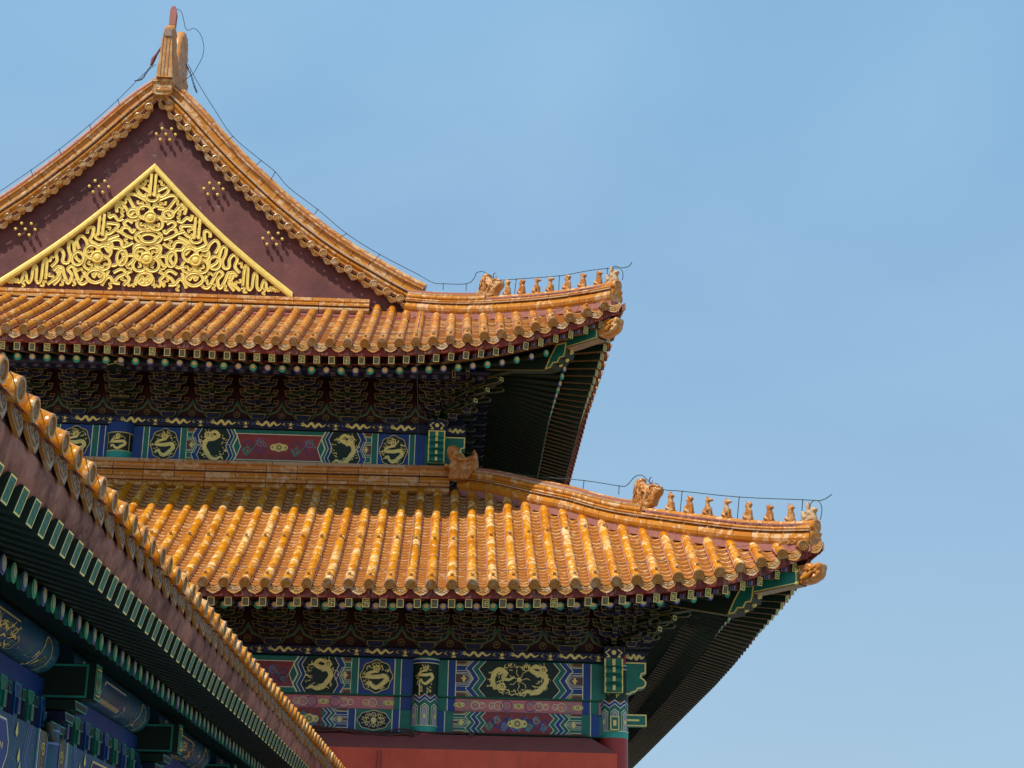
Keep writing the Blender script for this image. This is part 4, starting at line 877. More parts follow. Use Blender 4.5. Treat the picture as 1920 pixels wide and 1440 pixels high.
def eave(roof, name, rdz, cfg_round_z, side_lim, xmin, wear):
    def inner(u, v0, z_wall):
        t = clampf((1.0 - u) / (1.0 + roof.o)); ui = (1 - t) ** 1.5 * 1.0 if u < 1.0 else u
        return ui
    mb = MB()
    # fascia board, tile batten and soffits
    for side in (False, True):
        us = np.linspace(-roof.o + .02, (roof.K[0] - xmin) if not side else side_lim, 90)
        def P(u, dv, dz):
            v = roof.ve(u) + dv; vm = -u + .0
            if v < vm:
                v = vm
                if dz > -.05: dz = max(-.2, dz - .25)
            z = min(roof.ze(u, side) + dz, roof.Z(u, v, side) - .12 - (.0 if dv < -.15 else -.12))
            return roof.W(side, u, v, z)
        fr = []
        for u in us: fr.append([P(u, -.10, -.09), P(u, -.12, -.235), P(u, -.20, -.235), P(u, -.20, -.20), P(u, -.86, .0), P(u, -.86, -.11), P(u, -2.3 if u > 0 else -1.3, .42 if u > 0 else .05)])
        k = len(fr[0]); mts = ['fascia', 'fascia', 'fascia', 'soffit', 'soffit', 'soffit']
        for i in range(len(us) - 1):
            for j in range(k - 1):
                q = [fr[i][j], fr[i + 1][j], fr[i + 1][j + 1], fr[i][j + 1]]; mb.add(q, [(0, 1, 2, 3)], mts[j], .5)
        # small eave board above the round rafters
        for i in range(len(us) - 1):
            a = [P(us[i], -.80, rdz + .075), P(us[i + 1], -.80, rdz + .075), P(us[i + 1], -.80, rdz + .13), P(us[i], -.80, rdz + .13)]; mb.add(a, [(0, 1, 2, 3)], 'fascia')
    ev = part(mb, name)
    meshes = [fly_mesh(k) for k in range(3)]; rmes = [round_mesh('blue'), round_mesh('teal')]
    fo = [None] * 3; ro_ = [None] * 2
    stuffF = MB()
    zin = roof.z0 + rdz + 1.05
    for side in (False, True):
        u = -roof.o + .50; i = 0
        lim = (roof.K[0] - xmin) if not side else side_lim
        while u < lim:
            t = clampf((1.0 - u) / (1.0 + roof.o)); ui = u if u > 1.0 else 1.0 * (1 - t) ** 1.6
            v = roof.ve(u); ze = roof.ze(u, side)
            a = roof.W(side, u, v - .20, ze - .31); b_in = roof.W(side, ui, .1, 0); dh_ = (b_in - a); dh_.z = 0; dh_.normalize()
            b = a + dh_ * 1.3 + Zv * (.36 - .25 * t)
            x = roof.K[0] - u
            if side: st = 0
            else:
                pr = wear(x); st = 0 if random.random() > pr else random.choice((1, 1, 2))
            # fan rafters reach farther out, keep the end face parallel to the eave
            if not side:
                o = meshes[st].build('flying_rafter') if fo[st] is None else dup(fo[st]); fo[st] = fo[st] or o
                endpoint_inst(o, ev, a, b)
            else: side_list.append(('f', a, b))
            u2 = u + .15; t2 = clampf((1.0 - u2) / (1.0 + roof.o)); ui2 = u2 if u2 > 1.0 else 1.0 * (1 - t2) ** 1.6; ze2 = roof.ze(u2, side)
            v2 = roof.ve(u2) - .9
            if v2 > -u2 + .35 or u2 > 0:
                a2 = roof.W(side, u2, v2, ze2 + rdz - (.06 * t2)); b2_ = roof.W(side, ui2, -.0, zin)
                if u2 < -roof.o + .95: pass
                else:
                    if not side:
                        o = rmes[i % 2].build('rafter') if ro_[i % 2] is None else dup(ro_[i % 2]); ro_[i % 2] = ro_[i % 2] or o
                        endpoint_inst(o, ev, a2, b2_, (1, min(1, (b2_ - a2).length / 2.4), 1))
                    else: side_list.append(('r%d' % (i % 2), a2, b2_))
            u += .298; i += 1
    sb = MB(); plain = fly_mesh(0, False)
    for kind, a, b in side_list:
        d = (b - a).normalized(); x = d.cross(Zv).normalized(); z = x.cross(d); R = Matrix((x, d, z)).transposed()
        src = plain if kind == 'f' else rmes[int(kind[1])]
        o0 = len(sb.v); sb.v += [tuple(a + R @ Vector(v)) for v in src.v]
        for f, mi_, r, s_ in zip(src.f, src.m, src.r, src.sm): sb.f.append(tuple(o0 + k for k in f)); sb.m.append(sb.mi(src.mats[mi_])); sb.r.append(r); sb.sm.append(s_)
    side_list.clear()
    part(sb, 'side_rafters', ev, None, True)
    return ev
side_list = []
lo_eave = eave(LOW, 'lower_eave', -.235, 0, 25, -2.5, lambda x: .85 if x < 10.6 else .12)
up_eave = eave(UP, 'upper_eave', -.30, 0, 16, -3.2, lambda x: .55 if x < 3.2 else (.15 if x < 4.6 else (.9 if x < 8 else .05)))
def corner_beams(roof, ev, dbeam, zold, znew, znew_in, name):
    K = Vector((roof.K[0], roof.K[1], 0)); P = lambda v, z: K + Vector((v, -v, z))
    mb = MB(); a, z1 = zold
    T = lambda p, q, c: P(p, q) + DN * (.14 + c)
    # lower beam with scalloped head
    prof = [(-.2, z1 + 1.0), (-.2, z1 + .7), (a - .45, z1 - .06), (a - .30, z1 - .05), (a - .26, z1 + .03), (a - .17, z1 + .02), (a - .13, z1 + .11), (a - .05, z1 + .11), (a - .02, z1 + .22), (a, z1 + .42), (a - .2, z1 + .44)]
    mb.plate(prof, T, 'green_dk', 'goldim', .016, .28)
    mb.plate([(a - .42, z1 - .045), (a - .31, z1 - .04), (a - .26, z1 + .04), (a - .17, z1 + .03), (a - .13, z1 + .12), (a - .055, z1 + .12), (a - .025, z1 + .22), (a - .005, z1 + .415), (a - .2, z1 + .425), (a - .32, z1 + .2)], lambda p, q, c: P(p, q) + DN * (.148 + c), 'green', 'goldline', .022, .02)
    # front face of the head seen from outside: gold beads
    fr = [(a - .28, z1 + .02), (a - .15, z1 + .07), (a - .035, z1 + .16), (a + .002, z1 + .40)]
    for k in range(3):
        p, q = Vector(fr[k]), Vector(fr[k + 1]); m_ = (p + q) / 2; mb.box(P(m_.x + .012, m_.y - .012), .07, .03, (q - p).length * .62, 'goldline', Matrix.Rotation(-PI / 4, 3, 'Z') @ Matrix.Rotation(-.25, 3, 'Y'))
    part(mb, 'corner_beam', ev, 'green corner beam with scalloped gold-edged head')
    mb = MB(); a0, a1 = dbeam
    T2 = lambda p, q, c: P(p, q) + DN * (.13 + c)
    zz = lambda v: znew_in + (znew - znew_in) * ((v - a0) / (a1 - a0)) ** 1.3
    up_ = [(v, zz(v) + .30) for v in np.linspace(a0, a1, 8)]; dn_ = [(v, zz(v)) for v in np.linspace(a1, a0, 8)]
    mb.plate(up_ + dn_, T2, 'green_dk', 'goldim', .016, .26)
    mb.plate([(v, zz(v) + .02) for v in np.linspace(a1 - .75, a1 - .02, 5)] + [(v, zz(v) + .28) for v in np.linspace(a1 - .02, a1 - .75, 5)], lambda p, q, c: P(p, q) + DN * (.138 + c), 'green', 'goldline', .016, .02)
    vs = []
    for v in np.linspace(a0, a1, 8): vs += [P(v, zz(v) - .004) + DN * .125, P(v, zz(v) - .004) - DN * .125]
    mb.add(vs, [(2 * k, 2 * k + 1, 2 * k + 3, 2 * k + 2) for k in range(7)], 'wood')
    part(mb, 'upper_corner_beam', ev)
corner_beams(LOW, lo_eave, (1.2, 3.05), (2.40, .78), 1.10, .98, 'x')
corner_beams(UP, up_eave, (1.4, 3.30), (2.72, 6.36), 6.68, 6.60, 'x')

# ------------------------------------------------------------------ bracket sets
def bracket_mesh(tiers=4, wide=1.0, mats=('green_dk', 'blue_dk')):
    m = MB(); e = 'goldim'
    def cup(x, y, z, s=.105):
        p = [(-s / 2, .075), (-s / 2, .035), (-s * .34, 0), (s * .34, 0), (s / 2, .035), (s / 2, .075)]
        m.plate(p, lambda a, b, c: Vector((x + a, y - .05 - c * 1.0 - 0, z + b)) if False else Vector((x + a, y - .05 - c, z + b)), mats[1], e, .011, .10)
    def arm(hw, y, z, mt):
        p = [(-hw, .105), (-hw, .05), (-hw + .045, .02), (-hw + .11, 0), (hw - .11, 0), (hw - .045, .02), (hw, .05), (hw, .105)]
        m.plate(p, lambda a, b, c: Vector((a, y - .04 - c, z + b)), mt, e, .010, .08)
    m.plate([(-.15, .13), (-.15, .06), (-.11, 0), (.11, 0), (.15, .06), (.15, .13)], lambda a, b, c: Vector((a * wide, -.13 - c, b)), mats[1], e, .013, .26)
    for k in range(tiers):
        y = -.24 * k; z = .13 + .16 * k; mt = mats[k % 2]
        arm(.25 * wide, y, z, mt)
        for s in (-1, 1): cup(s * .22 * wide, y, z + .095)
        if k < tiers - 1 or True:
            arm(.37 * wide, y, z + .165, mats[(k + 1) % 2])
            for s in (-1, 1): cup(s * .34 * wide, y, z + .26)
        # outward arm with beak
        T = lambda a, b, c: Vector((.045 + c, -a, b + z))
        m.plate([(-.3, 0), (-.3, .12), (.24 * k + .30, .12), (.24 * k + .36, .05), (.24 * k + .30, .0)], T, mt, e, .010, .09)
        m.plate([(-.045, 0), (.045, 0), (.045, .075), (-.045, .075)], lambda a, b, c: Vector((a, -.24 * k - .345 - c, z + .025 + b)), mt, e, .009, .02)
        cup(0, -.24 * (k + 1), z + .125, .15)
    y = -.24 * tiers; z = .13 + .16 * tiers
    m.plate([(-.05, 0), (.05, 0), (.05, .20), (-.05, .20)], lambda a, b, c: Vector((a, y - .12 - c, z + .02 + b)), 'blue_dk', 'goldline', .012, .5)
    return m
bs = None
def put_bracket(parent, loc, ang=0, sc_=(1, 1, 1)):
    global bs
    if bs is None: bs = bracket_mesh(4, 1.06).build('bracket_set'); o = bs
    else: o = dup(bs)
    inst(o, parent, loc, Matrix.Rotation(ang, 4, 'Z'), sc_); return o
def frieze(roof, name, x0, x1, xb, zb, side_ys):
    """red board behind the brackets, eave purlin, bracket sets"""
    mb = MB(); ky = roof.K[1]; kx = roof.K[0]
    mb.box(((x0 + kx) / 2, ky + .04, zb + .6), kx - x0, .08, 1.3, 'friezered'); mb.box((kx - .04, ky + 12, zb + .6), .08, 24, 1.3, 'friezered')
    Z1 = zb + .86
    for (a, b) in ((Vector((x0, ky - 1.12, Z1)), Vector((kx + 1.2, ky - 1.12, Z1 + .03))),):
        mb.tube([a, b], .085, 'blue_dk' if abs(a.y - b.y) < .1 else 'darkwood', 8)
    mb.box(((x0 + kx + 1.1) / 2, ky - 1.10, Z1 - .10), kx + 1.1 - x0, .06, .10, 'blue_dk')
    D = Decor(mb, lambda x, z, h: Vector((x, ky - 1.135 - h, z)))
    x = x0
    while x < kx + .9:
        for dz in (-.13, -.10, -.07): D.line([(x - .06, Z1 + dz), (x + .06, Z1 + dz)], .007, 'lilac', 1)
        D.line([(x, Z1 - .13), (x, Z1 - .07)], .006, 'lilac', 1); x += .24
    DD = Decor(mb, lambda x, z, h: Vector((x, ky - h, z)))
    for a, b in zip(xb[:-1], xb[1:]):
        c = (a + b) / 2; w_ = (b - a) / 2
        DD.line([(c - w_ * .75, zb + .02), (c - w_ * .55, zb + .16), (c - w_ * .2, zb + .24), (c, zb + .42), (c + w_ * .2, zb + .24), (c + w_ * .55, zb + .16), (c + w_ * .75, zb + .02)], .03, 'green', 2)
        DD.line([(c - w_ * .70, zb + .02), (c - w_ * .5, zb + .15), (c - w_ * .17, zb + .22), (c, zb + .36), (c + w_ * .17, zb + .22), (c + w_ * .5, zb + .15), (c + w_ * .70, zb + .02)], .010, 'goldim', 3)
        DD.ring(c, zb + .13, .055, .055, .012, 'goldim', 3); DD.swirl(c, zb + .13, .03, 'goldim', .009)
    fz = part(mb, name)
    for x in xb: put_bracket(fz, (x, ky - .02, zb))
    for y in side_ys: put_bracket(fz, (kx + .02, ky + y, zb), PI / 2)
    put_bracket(fz, (kx + .0, ky - .0, zb), PI / 4, (1.0, 1.4, 1))
    for dx in (.33, .62): put_bracket(fz, (kx + dx, ky - .05 - dx * .6, zb + dx * .3), 0, (.62, .9, .8))
    # long diagonal beak arms with pale end faces at the corner
    m2 = MB()
    for k, (L_, z) in enumerate(((1.15, .30), (1.5, .47), (1.9, .62), (2.2, .78))):
        T = lambda a, b, c: Vector((kx, ky, zb + z)) + DIAG * a + DN * (.06 + c) + Zv * b
        m2.plate([(0, 0), (0, .12), (L_ - .12, .14), (L_, .06), (L_ - .05, .0)], T, 'green_dk', 'goldim', .012, .12)
        m2.plate([(-.055, -.04), (.055, -.04), (.055, .04), (-.055, .04)], lambda a, b, c: Vector((kx, ky, zb + z + .07)) + DIAG * (L_ + c) + DN * a + Zv * b, 'green', 'goldline', .014, .02)
    for j, ang in enumerate((-.15, -.35, -.55, .1)):
        d = (Matrix.Rotation(ang, 3, 'Z') @ Vector((1, -.55, 0))).normalized(); nrm = Vector((d.y, -d.x, 0))
        for k in range(3):
            L_ = .9 + .3 * k; z = .25 + .2 * k
            m2.plate([(0, 0), (0, .10), (L_, .10), (L_ + .05, .05), (L_, 0)], lambda a, b, c: Vector((kx, ky, zb + z)) + d * a + nrm * (.03 + c) + Zv * b, 'green_dk', 'goldim', .009, .06)
    part(m2, 'corner_bracket', fz)
    return fz
fu = frieze(UP, 'upper_bracket_frieze', -3.4, B_, [-2.889, -1.926, -.963, 0, .963, 1.926, 2.889, 3.852, 4.816, 5.779, 6.743], 5.73, [.9 * k for k in range(1, 9)])
fl = frieze(LOW, 'lower_bracket_frieze', -3.1, B_ + A_, [-2.889, -1.926, -.963, 0, .963, 1.926, 2.889, 3.852, 4.816, 5.779, 6.743, 7.618, 8.493, 9.368, 10.243], .30, [.9 * k for k in range(1, 12)])
for X in (0,):     # big beam nose above the middle column
    mb = MB(); T = lambda a, b, c: Vector((X + a, A_ - 1.45 - c, 6.42 + b))
    mb.plate([(-.17, 0), (-.17, .33), (.17, .33), (.17, 0), (0, .045)], T, 'green_dk', 'goldline', .014, .6)
    D = Decor(mb, lambda x, z, h: Vector((X + x, A_ - 1.45 - h, 6.42 + z))); D.line([(-.16, .17), (0, .21), (.16, .17)], .02, 'goldline'); D.disc(0, .09, .03, .025, 'goldline'); D.disc(0, .28, .03, .03, 'goldline')
    part(mb, 'beam_nose', fu)
    mb = MB()
    for z, y in ((5.98, .45), (6.22, .85)): mb.plate([(-.19, 0), (.19, 0), (.19, .045), (-.19, .045)], lambda a, b, c: Vector((a, A_ - y - .2 - c, z + b)), 'green_dk', 'goldim', .010, .3)
    part(mb, 'beam_nose_bracket', fu)

# ------------------------------------------------------------------ painted beams
def beam_profile(mb, x0, x1, z0, z1, yf, yb, mat, rnd_=.03):
    prof = [(yf + rnd_, z0), (yf, z0 + rnd_ * 1.6), (yf, z1 - rnd_ * 1.6), (yf + rnd_, z1), (yb, z1), (yb, z0)]
    vs = [(x, y, z) for x in (x0, x1) for y, z in prof]; n = len(prof)
    mb.add(vs, [(i, (i + 1) % n, (i + 1) % n + n, i + n) for i in range(n)], mat); mb.add(vs, [tuple(range(n - 1, -1, -1)), tuple(range(n, 2 * n))], mat)
def chevrons(D, xa, xb, z0, z1, dr, cols, depth=None, lw=.013):
    """angular bands between xa and xb; dr=+1: points to +x"""
    zm = (z0 + z1) / 2; n = len(cols); q = depth or (z1 - z0) * .17; H = z1 - z0
    zs = [z0, z0 + H * .22, zm, z1 - H * .22, z1]
    off = [-q, 0.0, q * 0, 0, -q]; off = [-q * .3, q, 0 - q * .2, q, -q * .3]
    q = depth or .085; off = [0, -q, 0, -q, 0]
    for k in range(n):
        a = xa + (xb - xa) * k / n; b = xa + (xb - xa) * (k + 1) / n
        pl = [(a + dr * o, z) for o, z in zip(off, zs)] + [(b + dr * o, z) for o, z in list(zip(off, zs))[::-1]]
        D.poly(pl, cols[k], 3)
    for k in range(n + 1):
        a = xa + (xb - xa) * k / n; D.line([(a + dr * o, z) for o, z in zip(off, zs)], lw, 'white', 8)
    return [(o, z) for o, z in zip(off, zs)]
def cassette(D, xa, xb, z0, z1, dr, c1, c2):
    """nested pointed frames (half and whole) at the end of a beam panel, pointing dr"""
    H = z1 - z0; x0, x1 = xa, xb; w_ = abs(x1 - x0)
    D.rect(min(xa, xb), max(xa, xb), z0, z1, c1, 2)
    for (za, zb_) in ((z0 + H * .28, z0 + H * .72),):
        for g, mt in ((0, c2), (.035, c1), (.06, 'plum')):
            pl = [(x0, za + g), (x0 + dr * (w_ * .72 - g), za + g), (x0 + dr * (w_ * .98 - g), (za + zb_) / 2), (x0 + dr * (w_ * .72 - g), zb_ - g), (x0, zb_ - g)]
            D.poly(pl, mt, 4 + int(g * 40)); D.line(pl, .009, 'white', 7)
    cx = x0 + dr * w_ * .45; zc = (z0 + z1) / 2; D.poly([(cx - .06, zc), (cx, zc - .035), (cx + .06, zc), (cx, zc + .035)], 'goldline', 9); D.poly([(cx - .02, zc - .06), (cx + .02, zc - .06), (cx + .02, zc + .06), (cx - .02, zc + .06)], 'goldline', 10)
    for zz, s in ((z0, 1), (z1, -1)):
        pl = [(x0, zz), (x0 + dr * w_ * .8, zz), (x0 + dr * w_ * .62, zz + s * H * .13), (x0, zz + s * H * .13)]
        D.poly(pl, 'goldim', 4); D.line([pl[3], pl[2], pl[1]], .011, 'white', 7); D.poly([(x0, zz), (x0 + dr * w_ * .6, zz), (x0 + dr * w_ * .5, zz + s * H * .08), (x0, zz + s * H * .08)], 'plum', 5)
def roundel(D, x0, x1, z0, z1, bgc, kind):
    D.rect(x0, x1, z0, z1, bgc, 1); cx = (x0 + x1) / 2; cz = (z0 + z1) / 2
    rz = (z1 - z0) * .455; rx = min((x1 - x0) * .44, rz * 1.0 if kind == 'dragon' else 9)
    D.disc(cx, cz, rx, rz, 'goldline', 2, 56, 8, .045); D.disc(cx, cz, rx - .013, rz - .013, 'green_dk' if kind == 'dragon' else 'blue_dk', 3, 56, 8, .045)
    if kind == 'dragon': D.dragon(cx, cz, rx * 1.75, rz * 1.75, 'front', random.choice((1, 1)), l=5); D.flames(cx, cz, rx * .88, rz * .88, 60, 'goldline', 4, .026)
    else:
        D.disc(cx, cz, .055, .055, 'goldline', 5, 12, 6)
        for a in range(8):
            t = a * PI / 4; D.swirl(cx + rx * .55 * math.cos(t), cz + rz * .55 * math.sin(t), min(rx, rz) * .27, 'goldline', .013, 1.2, 1 if a % 2 else -1, 1, 4)
        for a in range(8):
            t = a * PI / 4 + PI / 8; D.line([(cx + .07 * math.cos(t), cz + .07 * math.sin(t)), (cx + rx * .8 * math.cos(t), cz + rz * .8 * math.sin(t))], .010, 'goldline', 4)
def vine(D, x0, x1, z0, z1, cols, l=3, s=1.0):
    """a waving stem with spiral shoots curling into each bend"""
    H = z1 - z0; zm = (z0 + z1) / 2; per = H * .95 * s; n = max(2, round((x1 - x0) / (per / 2))); per = 2 * (x1 - x0) / n
    D.line([(x, zm + .24 * H * math.sin((x - x0) / per * 2 * PI)) for x in np.linspace(x0, x1, 8 * n)], .020, cols[0], l)
    D.line([(x, zm - .30 * H * math.sin((x - x0) / per * 2 * PI)) for x in np.linspace(x0, x1, 8 * n)], .012, cols[1 % len(cols)], l)
    for k in range(n):
        x = x0 + (x1 - x0) * (k + .5) / n; q = 1 if k % 2 else -1; cz = zm + q * .17 * H; r = H * .20; c = cols[(k + 1) % len(cols)]
        D.line([(x + r * (1 - .85 * t) * math.cos(q * (1.6 + 8.5 * t)), cz + r * (1 - .85 * t) * math.sin(q * (1.6 + 8.5 * t))) for t in np.linspace(0, 1, 20)], [.024 - .012 * t for t in np.linspace(0, 1, 20)], c, l + 1)
        for t in range(4):
            a = k + t * 1.5; D.line([(x + r * .95 * math.cos(a), cz + r * .95 * math.sin(a)), (x + r * 1.4 * math.cos(a + .25), cz + r * 1.25 * math.sin(a + .25))], [.022, .004], cols[(k + t) % len(cols)], l + 1)
        D.disc(x, cz, .02, .02, 'goldim', l + 3, 7)
def lotus(D, cx, cz, s, l=4):
    for dx in (-1, 1): D.disc(cx + dx * s * .85, cz, s * .55, s * .5, 'goldline', l, 12)
    D.disc(cx, cz, s * .85, s * .75, 'goldline', l + 1, 18, 8, .1); D.disc(cx, cz, s * .42, s * .42, 'goldim', l + 2, 12); D.disc(cx, cz, s * .2, s * .2, 'cream', l + 3, 8)
    for dx in (-1, 1): D.disc(cx + dx * s * 1.08, cz, s * .16, s * .16, 'goldim', l + 1, 8)
def strips(D, xs, cols, z0, z1):
    for a, b, c in zip(xs[:-1], xs[1:], cols): D.rect(min(a, b), max(a, b), z0, z1, c, 1)
    for a in xs[1:-1]: D.line([(a, z0), (a, z1)], .016, 'white', 2)
def long_bay(mb, z0, z1, yf, scheme, X0=0, n=1):
    """bay between the middle column (x=0) and the second column; mirrored about 3.4"""
    D = Decor(mb, lambda x, z, h: Vector((x, yf - h, z)))
    c = 3.386; A, Bc = scheme       # A: field green/blue ordering
    for s in (-1, 1):
        X = lambda x: c + s * (x - c)            # given for the right half
        strips(D, [X(6.50), X(6.285), X(6.165)], [Bc, A], z0, z1); D.line([(X(6.165), z0), (X(6.165), z1)], .018, 'white', 3)
        a, b = sorted((X(5.49), X(6.165))); roundel(D, a, b, z0, z1, Bc, 'dragon')
        D.line([(X(5.49), z0), (X(5.49), z1)], .018, 'white', 3)
        strips(D, [X(5.49), X(5.355)], [A], z0, z1); D.line([(X(5.355), z0), (X(5.355), z1)], .018, 'white', 3)
        # the row, from outside to the centre
        cassette(D, X(5.355), X(5.12), z0, z1, -s, A, A)
        a, b = X(5.10), X(4.33); D.rect(min(a, b), max(a, b), z0, z1, 'green_dk', 1)
        xm = X(4.80)
        D.dragon(xm, (z0 + z1) / 2, .58, (z1 - z0) * .97, 'side' if scheme[0] != 'x' else 'side', s, l=5); D.flames(xm, (z0 + z1) / 2, .33, (z1 - z0) * .42, 60, 'goldline', 4, .032)
        chevrons(D, X(5.16), X(5.04), z0, z1, -s, [Bc], None)
        chevrons(D, X(4.52), X(4.36), z0, z1, s, [Bc, A], None)
    # centre red panel
    D.rect(c - .98, c + .98, z0, z1, A, 2)
    H = z1 - z0; pl = [(c - .92, z0 + .09), (c + .92, z0 + .09), (c + .82, (z0 + z1) / 2), (c + .92, z1 - .09), (c - .92, z1 - .09), (c - .82, (z0 + z1) / 2)]
    D.poly(pl, 'redp', 3); D.line(pl, .016, 'white', 4, True)
    lotus(D, c, (z0 + z1) / 2, .13, 5); vine(D, c - .80, c - .25, z0 + .12, z1 - .12, ['blue', 'teal', 'ltblue'], 4); vine(D, c + .25, c + .80, z0 + .12, z1 - .12, ['blue', 'teal', 'ltblue'], 4)
    for s in (-1, 1): chevrons(D, c + s * .98, c + s * .86 if False else c + s * .99, z0, z1, s, [A])
def dragon_band(mb, T, x0, x1, z0, z1, ph=0, pitch=.963):
    D = Decor(mb, T); x = ph
    while x < x1:
        for xx, k in ((x + .24, 'd'), (x + .72, 's')):
            if x0 + .1 < xx < x1 - .1:
                if k == 'd' and x0 + .25 < xx < x1 - .25: D.dragon(xx, (z0 + z1) / 2, .56, (z1 - z0) * .86, 'run', 1, l=2)
                else:
                    D.disc(xx, (z0 + z1) / 2, .030, .030, 'goldline', 2, 8)
                    for t in range(5): a = t * 1.25; D.line([(xx + .05 * math.cos(a), (z0 + z1) / 2 + .05 * math.sin(a)), (xx + .08 * math.cos(a + .3), (z0 + z1) / 2 + .06 * math.sin(a + .3))], .007, 'goldline', 2)
                    for sx in (-1, 1): D.line([(xx + sx * .11, (z0 + z1) / 2 - .03), (xx + sx * .17, (z0 + z1) / 2), (xx + sx * .12, (z0 + z1) / 2 + .04)], [.004, .012, .004], 'ltblue' if sx > 0 else 'goldline', 2)
                    D.poly([(xx - .05, z0 + .01), (xx + .05, z0 + .01), (xx, z0 + .05)], 'goldline', 2)
        x += pitch
# upper storey
mb = MB(); yf = A_ - .20
beam_profile(mb, -3.0, B_ - .1, 4.55, 5.49, yf, A_ + .2, 'green'); long_bay(mb, 4.72, 5.475, yf, ('green', 'blue'))
D = Decor(mb, lambda x, z, h: Vector((x, yf - h, z)))
strips(D, [-.23, -.33, -.46, -.60], ['blue', 'blue', 'green'], 4.72, 5.475); roundel(D, -1.29, -.60, 4.72, 5.475, 'blue', 'dragon'); strips(D, [-1.29, -1.42, -2.6], ['green', 'blue'], 4.72, 5.475)
D.line([(-.60, 4.72), (-.60, 5.475)], .018, 'white', 3); D.line([(-1.29, 4.72), (-1.29, 5.475)], .018, 'white', 3)
part(mb, 'upper_storey_beam', None, 'green and blue beam painted with gold dragons under the upper bracket sets')
mb = MB(); beam_profile(mb, -3.0, B_ - .17, 5.50, 5.71, A_ - .24, A_ + .2, 'blue_dk', .01); dragon_band(mb, lambda x, z, h: Vector((x, A_ - .24 - h, z)), -3, B_ - .2, 5.505, 5.705, -2.889)
part(mb, 'upper_dragon_plank')
# columns
def column(cx, cy, r, z0, z1, name, bands, label=None, mat='colred', n=28):
    mb = MB(); mb.tube([(cx, cy, z0), (cx, cy, z1)], r, mat, n)
    T = lambda x, z, h: Vector((cx + (r + h) * math.sin(x / r), cy - (r + h) * math.cos(x / r), z))
    D = Decor(mb, T, sub=.05); bands(D, r * 1.45); return part(mb, name, None, label)
def b_up(D, e):
    D.rect(-e, e, 4.7, 4.86, 'teal', 1); D.rect(-e, e, 4.86, 5.28, 'green_dk', 1); D.rect(-e, e, 5.28, 5.5, 'blue', 1)
    for z in (4.87, 5.27): D.line([(x, z) for x in np.linspace(-e, e, 14)], .014, 'goldline', 3)
    for s in (-1, 1): D.line([(s * .25, 4.87), (s * .25, 5.27)], .013, 'goldline', 3)
    D.dragon(0, 5.07, .42, .38, 'front', 1, l=4); D.flames(0, 5.07, .2, .17, 14, 'goldline', 3, .03)
column(0, A_ - .17, .27, 3.4, 5.5, 'upper_column', b_up)
def b_lo(D, e):
    D.rect(-e, e, -1.27, -1.15, 'teal', 1); D.rect(-e, e, -1.15, -.62, 'green', 1)
    z = -.62
    D.rect(-e, e, -.60, .0, 'green_dk', 1); D.rect(-e, e, .0, .108, 'blue', 1); D.rect(-e, e, .07, .108, 'green', 2)
    for z in (-1.15, .0, .07): D.line([(x, z) for x in np.linspace(-e, e, 14)], .014, 'white', 3)
    for cx_ in (-.29, -.10, .09, .28) if False else (-.2, .0, .2):
        for g, mt in ((.075, 'white'), (.062, 'green'), (.045, 'white'), (.035, 'lilac')):
            pl = [(cx_ - g, -1.14), (cx_ + g, -1.14), (cx_ + g, -.80 - (.075 - g)), (cx_, -.74 - (.075 - g) * 1.5), (cx_ - g, -.80 - (.075 - g))]; D.poly(pl, mt, 2 + [.075, .062, .045, .035].index(g))
        D.disc(cx_, -.98, .022, .04, 'goldline', 7, 8)
    zz = [(x, -.63 + (.05 if k % 2 else -.03)) for k, x in enumerate(np.linspace(-.3, .3, 7))]
    D.line([(x, z - .035) for x, z in zz], .07, 'blue', 3)
    for dz in (0, -.07): D.line([(x, z + dz) for x, z in zz], .012, 'white', 4)
    D.dragon(0, -.22, .36, .42, 'front', 1, l=4); D.flames(0, -.3, .17, .28, 26, 'goldline', 3, .035)
column(B_, -.13, .245, GZ, .11, 'middle_column', b_lo); column(0, -.13, .245, GZ, .11, 'middle_column', b_lo)
def b_co(D, e):
    b_lo(D, e)
column(B_ + A_ + .03, .02, .272, GZ, .25, 'corner_column', b_co, 'red corner column with painted top')
# small square pegs on the columns
for x, z in ((B_ - .03, -.47), (B_ + A_ + .02, -1.02)):
    mb = MB(); mb.plate([(-.085, -.13), (.085, -.13), (.085, .13), (-.085, .13)], lambda a, b, c: Vector((x + a, -.36 - c, z + b)), 'green', 'goldline', .02, .2)
    mb.plate([(-.028, -.05), (.028, -.05), (.028, .05), (-.028, .05)], lambda a, b, c: Vector((x + a, -.372 - c, z + b)), 'goldline', None, .01, .01); part(mb, 'tenon_end')
# upper corner: beam heads
def beam_head(x0, x1, z0, z1, y, n, name):
    mb = MB(); T = lambda a, b, c: Vector((a, y - c, b)); mb.plate([(x0, z0), (x1, z0), (x1, z1), (x0, z1)], T, 'green', 'goldline', .028, .35)
    h = (z1 - z0) / n
    for k in range(n - 1):       # scalloped steps on the lower part
        zc = z0 + h * (k + .5); mb.tube([(x0 + .015, y - .0, zc), (x1 - .015, y - .0, zc)], h * .46, 'green', 10); mb.tube([(x0 + .012, y, zc), (x0 + .028, y, zc)], h * .47, 'goldline', 10); mb.tube([(x1 - .028, y, zc), (x1 - .012, y, zc)], h * .47, 'goldline', 10)
    for k in range(n - 1):
        zc = z0 + h * (k + .5); mb.box(((x0 + x1) / 2, y - .02, zc), .05, h * .9, h * .55, 'goldline')
    mb.box(((x0 + x1) / 2, y - .012, z0 + h * (n - .6)), .06, .03, h * .7, 'goldline')
    return part(mb, name)
beam_head(6.57, 6.93, 4.80, 5.53, A_ - .42, 5, 'beam_head')
beam_head(10.06, 10.41, -.47, .19, -.42, 4, 'beam_head')
